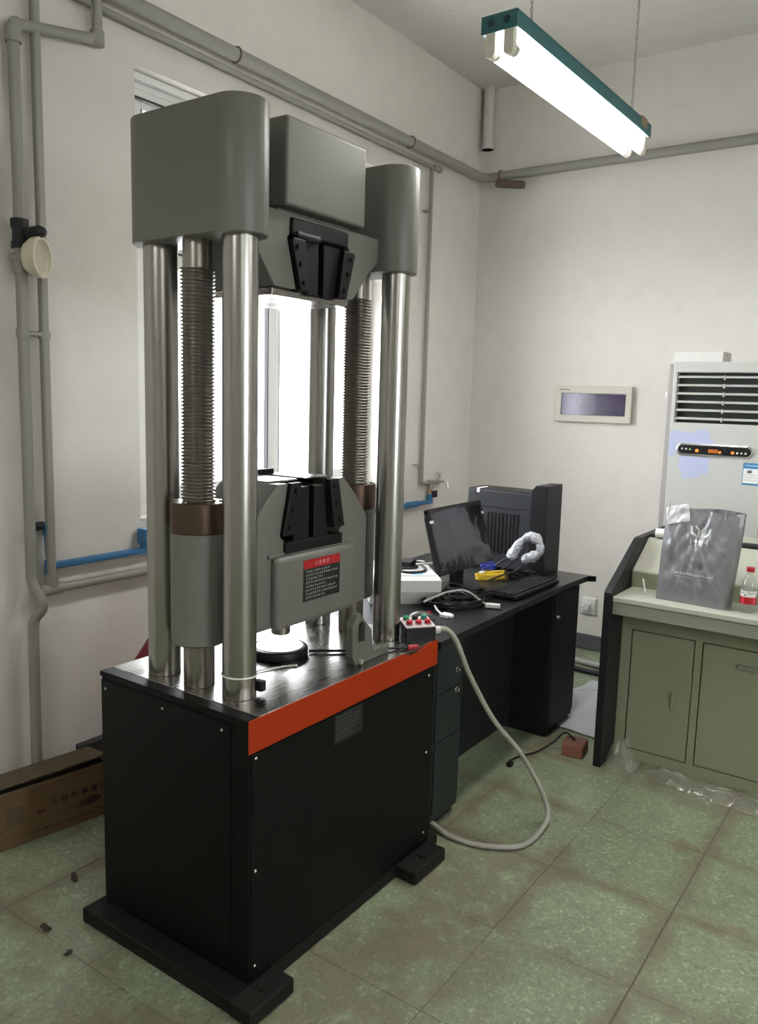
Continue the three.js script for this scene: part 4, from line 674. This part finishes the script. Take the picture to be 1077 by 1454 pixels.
// ================================================================ pipes on the walls
{
  const ring = (r, R2, p, axis) => { const g = new THREE.TorusGeometry(R2, r, 10, 24); if (axis === 'y') g.rotateX(Math.PI / 2); if (axis === 'x') g.rotateY(Math.PI / 2); return g.translate(...p); };
  const a = thing('water_pipe', 'grey riser pipe at the far left with a kink low down', 'pipe', [-2.73, 0, -1.665]);
  part('pipe', pipe([[0, 0.0, 0.005], [0, 0.765, 0], [0.045, 0.80, -0.012], [0.045, 0.845, -0.012], [0, 0.895, 0], [0, 2.835, 0.0], [0, 2.90, -0.335], [0, 3.2, -0.335]], 0.02, 0.045), M.greyPipe, a);
  parts('elbow', [new THREE.SphereGeometry(0.027, 16, 10).translate(0, 2.835, -0.012), cyl(0.027, 0.05, 0, 2.80, 0, 18), cyl(0.026, 0.05, 0, 2.905, -0.335, 18)], M.greyPipe, a);
  parts('coupling', [cyl(0.024, 0.03, 0, 1.81, 0, 18), cyl(0.025, 0.05, 0, 2.04, 0, 18)], M.greyPipe, a);
  const b = thing('water_pipe', 'thinner grey riser pipe beside the left one running down to an elbow', 'pipe', [-2.735, 0, -1.75]);
  part('pipe', pipe([[0, H, 0], [0, 0.862, 0], [0, 0.862, -1.9]], 0.0175, 0.03), M.greyPipe, b);
  parts('elbow', [cyl(0.023, 0.05, 0, 0.895, 0, 18), cyl(0.022, 0.09, 0, 0.862, 0.005, 18, 'z')], M.greyPipe, b);
  parts('pipe_clamp', [cyl(0.009, 0.09, 0.005, 1.81, 0.04, 12, 'z'), cyl(0.022, 0.028, 0, 1.81, 0, 18)], M.galv, b);
  const v = thing('gate_valve', 'black iron valve on the far left riser pipe', 'valve', [-2.73, 2.10, -1.665]);
  part('body', [cyl(0.03, 0.03, 0, 0.085, 0, 20), cyl(0.026, 0.07, 0, 0.05, 0, 20), cyl(0.03, 0.022, 0, 0.012, 0, 20), cyl(0.02, 0.06, 0.03, 0.055, -0.02, 16, 'x')], M.blackIron, v);
  part('handle', new THREE.SphereGeometry(0.026, 16, 10).scale(1.2, 0.8, 1).translate(0.075, 0.055, -0.025), M.blackIron, v);
  const m = thing('round_gauge', 'round cream plastic dial housing below the black valve', 'gauge', [-2.675, 2.07, -1.69], 0.55);
  const rg = (g) => g.rotateZ(-Math.PI / 2);
  part('housing', rg(lathe([[0, -0.04], [0.03, -0.04], [0.05, -0.03], [0.068, -0.005], [0.072, 0.02], [0.069, 0.026], [0.06, 0.024], [0.056, 0.008], [0, 0.004]], 40)), M.cream, m);
  part('dial', rg(lathe([[0.055, 0.0085], [0.02, 0.012], [0, 0.012]], 32)), mat([0.5, 0.45, 0.36], 0.5), m);
  part('stem', cyl(0.014, 0.06, -0.06, 0, 0.0, 14, 'x'), M.galv, m);
  // upper pipes
  const th = thing('heating_pipe', 'thick grey pipe running round the room high on both walls', 'pipe', [-2.715, 3.08, -5.0]);
  part('pipe', pipe([[0, 0, 7.9], [0, 0, 0.0], [5.9, 0, 0.0]], 0.029, 0.07, 18), M.greyPipe, th);
  parts('bracket', [0.9, 2.3, 3.6, 5.0].map((z) => ring(0.005, 0.031, [0, 0, z], 'z')), M.rust, th);
  const tn = thing('water_pipe', 'thin grey pipe dropping beside the window to a small tap', 'pipe', [-2.745, 3.018, -4.39]);
  part('pipe', pipe([[0, 0.01, 5.6], [0, 0, 0.0], [0, -1.94, 0.0], [0, -1.94, -0.20]], 0.0125, 0.022), M.greyPipe, tn);
  parts('end_cap', [cyl(0.017, 0.07, 0, 0, -0.05, 16, 'z'), cyl(0.02, 0.02, 0, 0, -0.085, 16, 'z')], M.galv, tn);
  parts('pipe_clip', [bx(-0.035, 0.012, -0.27, -0.262, 0.005, 0.045), bx(-0.035, 0.012, -1.823, -1.815, 0.005, 0.055)], M.galv, tn);
  parts('fitting', [cyl(0.017, 0.04, 0, -1.94, -0.10, 16, 'z'), cyl(0.015, 0.03, 0, -1.965, -0.11, 16)], M.galv, tn);
  const tap = thing('wall_tap', 'small chrome tap at the end of the thin pipe right of the window', 'tap', [-2.745, 1.078, -4.615]);
  part('body', [cyl(0.018, 0.05, 0, 0, 0.0, 16, 'z'), cyl(0.015, 0.045, 0, 0.028, 0.0, 14), pipe([[0, 0, 0], [0.05, 0, -0.01], [0.06, -0.04, -0.012]], 0.0115, 0.025, 12)], M.chrome, tap);
  part('handle', [bx(-0.012, 0.06, 0.05, 0.058, -0.012, 0.012, 0.003).rotateZ(0.25), cyl(0.008, 0.03, 0, 0.052, 0, 12)], M.chrome, tap);
  const bv = thing('stop_valve', 'brass stop valve between the thin pipe and the blue pipe', 'valve', [-2.745, 0.985, -4.50]);
  part('body', [cyl(0.016, 0.06, 0, 0.03, 0, 16), cyl(0.021, 0.022, 0, 0.02, 0, 6), cyl(0.018, 0.016, 0, 0.058, 0, 6)], M.brass, bv);
  part('handle', [cyl(0.007, 0.03, 0.02, 0.03, 0, 10, 'x'), bx(0.03, 0.038, -0.005, 0.04, -0.035, 0.012, 0.003)], M.blackIron, bv);
  const bp = thing('blue_pipe', 'blue plastic water pipe running along the window wall', 'pipe', [-2.745, 0.95, -1.74]);
  part('pipe', pipe([[0, 0.158, 0.02], [0, 0.158, -0.005], [0, 0.0, -0.012], [0, 0.0, -2.77], [0, 0.05, -2.76]], 0.0145, 0.02), M.bluePipe, bp);
  parts('elbow', [cyl(0.021, 0.055, 0, -0.005, -0.012, 16), cyl(0.021, 0.05, 0, 0.145, -0.01, 16), cyl(0.021, 0.06, 0, 0.02, -2.76, 16), cyl(0.02, 0.12, 0, 0.0, -2.55, 16, 'z')], M.bluePipe, bp);
  parts('stub', [cyl(0.018, 0.09, 0, 0.045, -0.452, 16), cyl(0.016, 0.06, 0, 0.045, -2.425, 16), bx(-0.02, 0.035, 0.03, 0.095, -0.475, -0.43, 0.006)], M.bluePipe, bp); part('union', cyl(0.017, 0.03, 0, 0.158, 0.03, 14, 'z'), M.blackIron, bp);
  const vp = thing('vent_pipe', 'white painted pipe stub coming down from the ceiling in the corner', 'pipe', [-2.715, 3.27, -5.03]);
  part('pipe', cyl(0.036, H - 3.27, 0, (H - 3.27) / 2, 0, 24), M.paintPipe, vp); part('cap', cyl(0.041, 0.03, 0, 0.015, 0, 24), M.paintPipe, vp);
  const hs = thing('pipe_bracket', 'rusty dark bracket hanging below the pipe in the room corner', 'bracket', [-2.50, 2.985, -4.98]);
  part('hanger', [cyl(0.007, 0.09, -0.09, 0.08, 0, 10), ring(0.006, 0.033, [-0.09, 0.095, -0.02], 'x')], M.rust, hs);
  part('arm', new RoundedBoxGeometry(0.2, 0.045, 0.05, 2, 0.008).rotateZ(-0.16).translate(0.0, 0.025, 0.02), M.rust, hs);
}

// ================================================================ carton, sack, litter
{
  const print = canvasTex(1024, 384, (c, w, h) => {
    const r = rng(17); c.fillStyle = '#a98a62'; c.fillRect(0, 0, w, h);
    for (let i = 0; i < 5000; i++) { c.fillStyle = r() < 0.5 ? 'rgba(140,112,76,0.12)' : 'rgba(190,160,120,0.10)'; c.fillRect(r() * w, r() * h, 2 + r() * 40, 1); }
    c.strokeStyle = '#4a3020'; ['san', 'xiang', 'mu', 'shi', 'yi', 'xiang', 'zhu'].forEach((k, i) => glyph(c, i === 1 ? 'mu' : k, 330 + i * 66, 130, 50, 5.5));
    c.fillStyle = '#7c3b28'; c.beginPath(); c.arc(262, 196, 16, 0, 7); c.fill(); c.fillRect(278, 186, 24, 20);
    c.strokeStyle = '#6a4a34'; c.lineWidth = 4; c.strokeRect(110, 168, 60, 34); for (let i = 0; i < 3; i++) blur(c, 116 + i * 17, 176, 15, r, 3);
    c.fillStyle = 'rgba(88,56,38,0.85)'; c.beginPath(); c.ellipse(590, 238, 78, 30, -0.05, 0, 7); c.fill();
    c.strokeStyle = 'rgba(74,52,36,0.7)'; for (let i = 0; i < 26; i++) blur(c, 190 + i * 26, 318, 18, r, 3);
    for (let i = 0; i < 40; i++) { c.fillStyle = 'rgba(70,50,34,' + (0.1 + r() * 0.25) + ')'; c.beginPath(); c.ellipse(r() * w, h * (0.6 + r() * 0.4), 4 + r() * 26, 2 + r() * 9, r(), 0, 7); c.fill(); }
  });
  const kraft = mat([0.10, 0.074, 0.04], 0.85), t = thing('cardboard_box', 'brown cardboard box with printed characters and a half open lid against the wall', 'box', [-2.627, 0, -1.626], -0.165);
  const L = 0.21, W = 0.083, h = 0.205; // half length, half width, height
  const front = new THREE.BoxGeometry(2 * L, h, 0.005).rotateY(Math.PI / 2).translate(W, h / 2 + 0.001, 0);
  print.repeat.x = 0.7; part('side', front, mat([0.30, 0.28, 0.25], 0.8, 0, { map: print }), t, 'printed front side');
  part('side', bx(-W - 0.0025, -W + 0.0025, 0.001, h, -L, L), kraft, t); part('side', bx(-W, W, 0.001, h, L - 0.005, L), kraft, t); part('side', bx(-W, W, 0.001, h, -L, -L + 0.005), kraft, t); part('bottom', bx(-W, W, 0.0005, 0.005, -L, L), kraft, t);
  part('flap', bx(-0.06, 0, -0.002, 0.002, -L, L).rotateZ(0.30).translate(W, h + 0.002, 0), kraft, t);
  part('flap', bx(0, 0.168, -0.0025, 0.0025, -L, L).rotateZ(0.165).rotateX(0.022).translate(-W, h + 0.002, 0), kraft, t);
  part('tape', bx(W + 0.0025, W + 0.0035, 0.08, 0.15, 0.11, 0.172), phys([0.10, 0.075, 0.045], { roughness: 0.1 }), t, 'patch of glossy clear tape');
  const fs = thing('rubber_slab', 'black rubber slab standing against the wall behind the cardboard box', 'slab', [-2.735, 0, -2.02]);
  part('slab', bx(-0.02, 0.02, 0.0, 0.198, -0.17, 0.17, 0.006).rotateZ(0.05), M.rubber, fs);
  // dark red sack slumped behind the machine
  const s = thing('red_sack', 'dark red cloth sack slumped between the machine and the window wall', 'sack', [-2.355, 0, -1.985]);
  const g = new THREE.SphereGeometry(1, 48, 32), p = g.attributes.position;
  for (let i = 0; i < p.count; i++) { let x = p.getX(i), y = p.getY(i), z = p.getZ(i); const v = (y + 1) / 2, k = (v < 0.5 ? 1 : 1 - Math.pow((v - 0.5) * 2, 1.4) * 0.75) * (1 + 0.25 * (fbm(Math.atan2(z, x) * 3 + 9, v * 5, 14, 3) - 0.5)); x *= 0.17 * k; z *= 0.23 * k; const yy = Math.max(0.0, v * 0.93 - 0.03); p.setXYZ(i, x + 0.03 * v, yy, z - 0.05 * v); }
  g.computeVertexNormals(); part('cloth', mergeVertices(g), M.redCloth, s); part('neck_tie', new THREE.TorusGeometry(0.027, 0.006, 8, 24).rotateX(Math.PI / 2).scale(0.85, 1, 1.15).translate(0.0287, 0.86, -0.048), M.rust, s);
}
{
  const g = new THREE.PlaneGeometry(0.42, 0.75, 30, 50), p = g.attributes.position;
  for (let i = 0; i < p.count; i++) { const x = p.getX(i), y = p.getY(i); p.setZ(i, 0.004 + 0.022 * Math.pow(fbm(x * 9 + 2, y * 9, 15, 4), 2)); p.setX(i, x * (1 + 0.12 * (fbm(y * 6, 2, 19, 3) - 0.5))); }
  g.rotateX(-Math.PI / 2); g.computeVertexNormals(); const o = single('plastic_sheet', g, phys([0.66, 0.69, 0.76], { transmission: 0.25, thickness: 0, roughness: 0.3, side: THREE.DoubleSide }), 'crumpled pale plastic sheet on the floor between the desk and the console', 'sheet'); o.position.set(-1.40, 0, -4.08); o.rotation.y = -0.12;
}
{ // wrinkled clear film lying against the console foot
  const film = (x, z, w, d, h, seed, turn, label) => {
    const g = new THREE.PlaneGeometry(w, d, 26, 20), p = g.attributes.position;
    for (let i = 0; i < p.count; i++) { const u = p.getX(i) / w, v = p.getY(i) / d, e = Math.max(0, 1 - 3.4 * (u * u + v * v)), n = fbm(u * 7 + seed, v * 7, seed, 4), q = Math.abs(fbm(u * 5 + 3, v * 5 + seed, seed + 9, 3) - 0.5) * 2; p.setXYZ(i, p.getX(i) * (0.85 + 0.3 * n), p.getY(i) * (0.8 + 0.4 * q), 0.004 + h * e * (0.35 + 0.9 * n) + 0.035 * q * e); }
    g.rotateX(-Math.PI / 2); g.computeVertexNormals(); const o = single('plastic_film', g, M.film, label, 'film'); o.position.set(x, 0.0, z); o.rotation.y = turn;
  };
  film(-1.055, -3.475, 0.15, 0.16, 0.13, 3, 0.3, 'puffed clear plastic film by the black end panel of the console');
  film(-0.82, -3.46, 0.26, 0.13, 0.05, 7, -0.2, 'crumpled clear plastic film at the foot of the first console door');
  film(-0.60, -3.42, 0.30, 0.15, 0.05, 12, 0.15, 'flattened clear plastic film at the foot of the second console door');
  const bit = (x, z, s, seed, label) => {
    const r = rng(seed), sh = []; for (let i = 0; i < 9; i++) { const a = i / 9 * 6.283, q = s * (0.35 + r() * 0.65); sh.push(new THREE.Vector2(Math.cos(a) * q, Math.sin(a) * q * 0.5)); }
    const g = new THREE.ExtrudeGeometry(new THREE.Shape(sh), { depth: 0.003, bevelEnabled: true, bevelThickness: 0.001, bevelSize: 0.001, bevelSegments: 1 }), p = g.attributes.position;
    for (let i = 0; i < p.count; i++) p.setZ(i, p.getZ(i) + 0.3 * Math.abs(p.getX(i)) * (r() * 0.1 + 0.9) * 0.5 + 0.001); g.computeVertexNormals();
    const o = single('debris_scrap', g.rotateX(-Math.PI / 2), M.leaf, label, 'scrap'); o.position.set(x, 0.001, z); o.rotation.y = r() * 6;
  };
  bit(-2.238, -1.48, 0.03, 2, 'dark scrap on the floor in front of the cardboard box'); bit(-2.079, -1.275, 0.028, 5, 'dark scrap on the floor left of the machine foot'); bit(-1.93, -1.25, 0.02, 8, 'small dark scrap near the rear left corner of the machine plinth');
}

renderer.render(scene, camera);
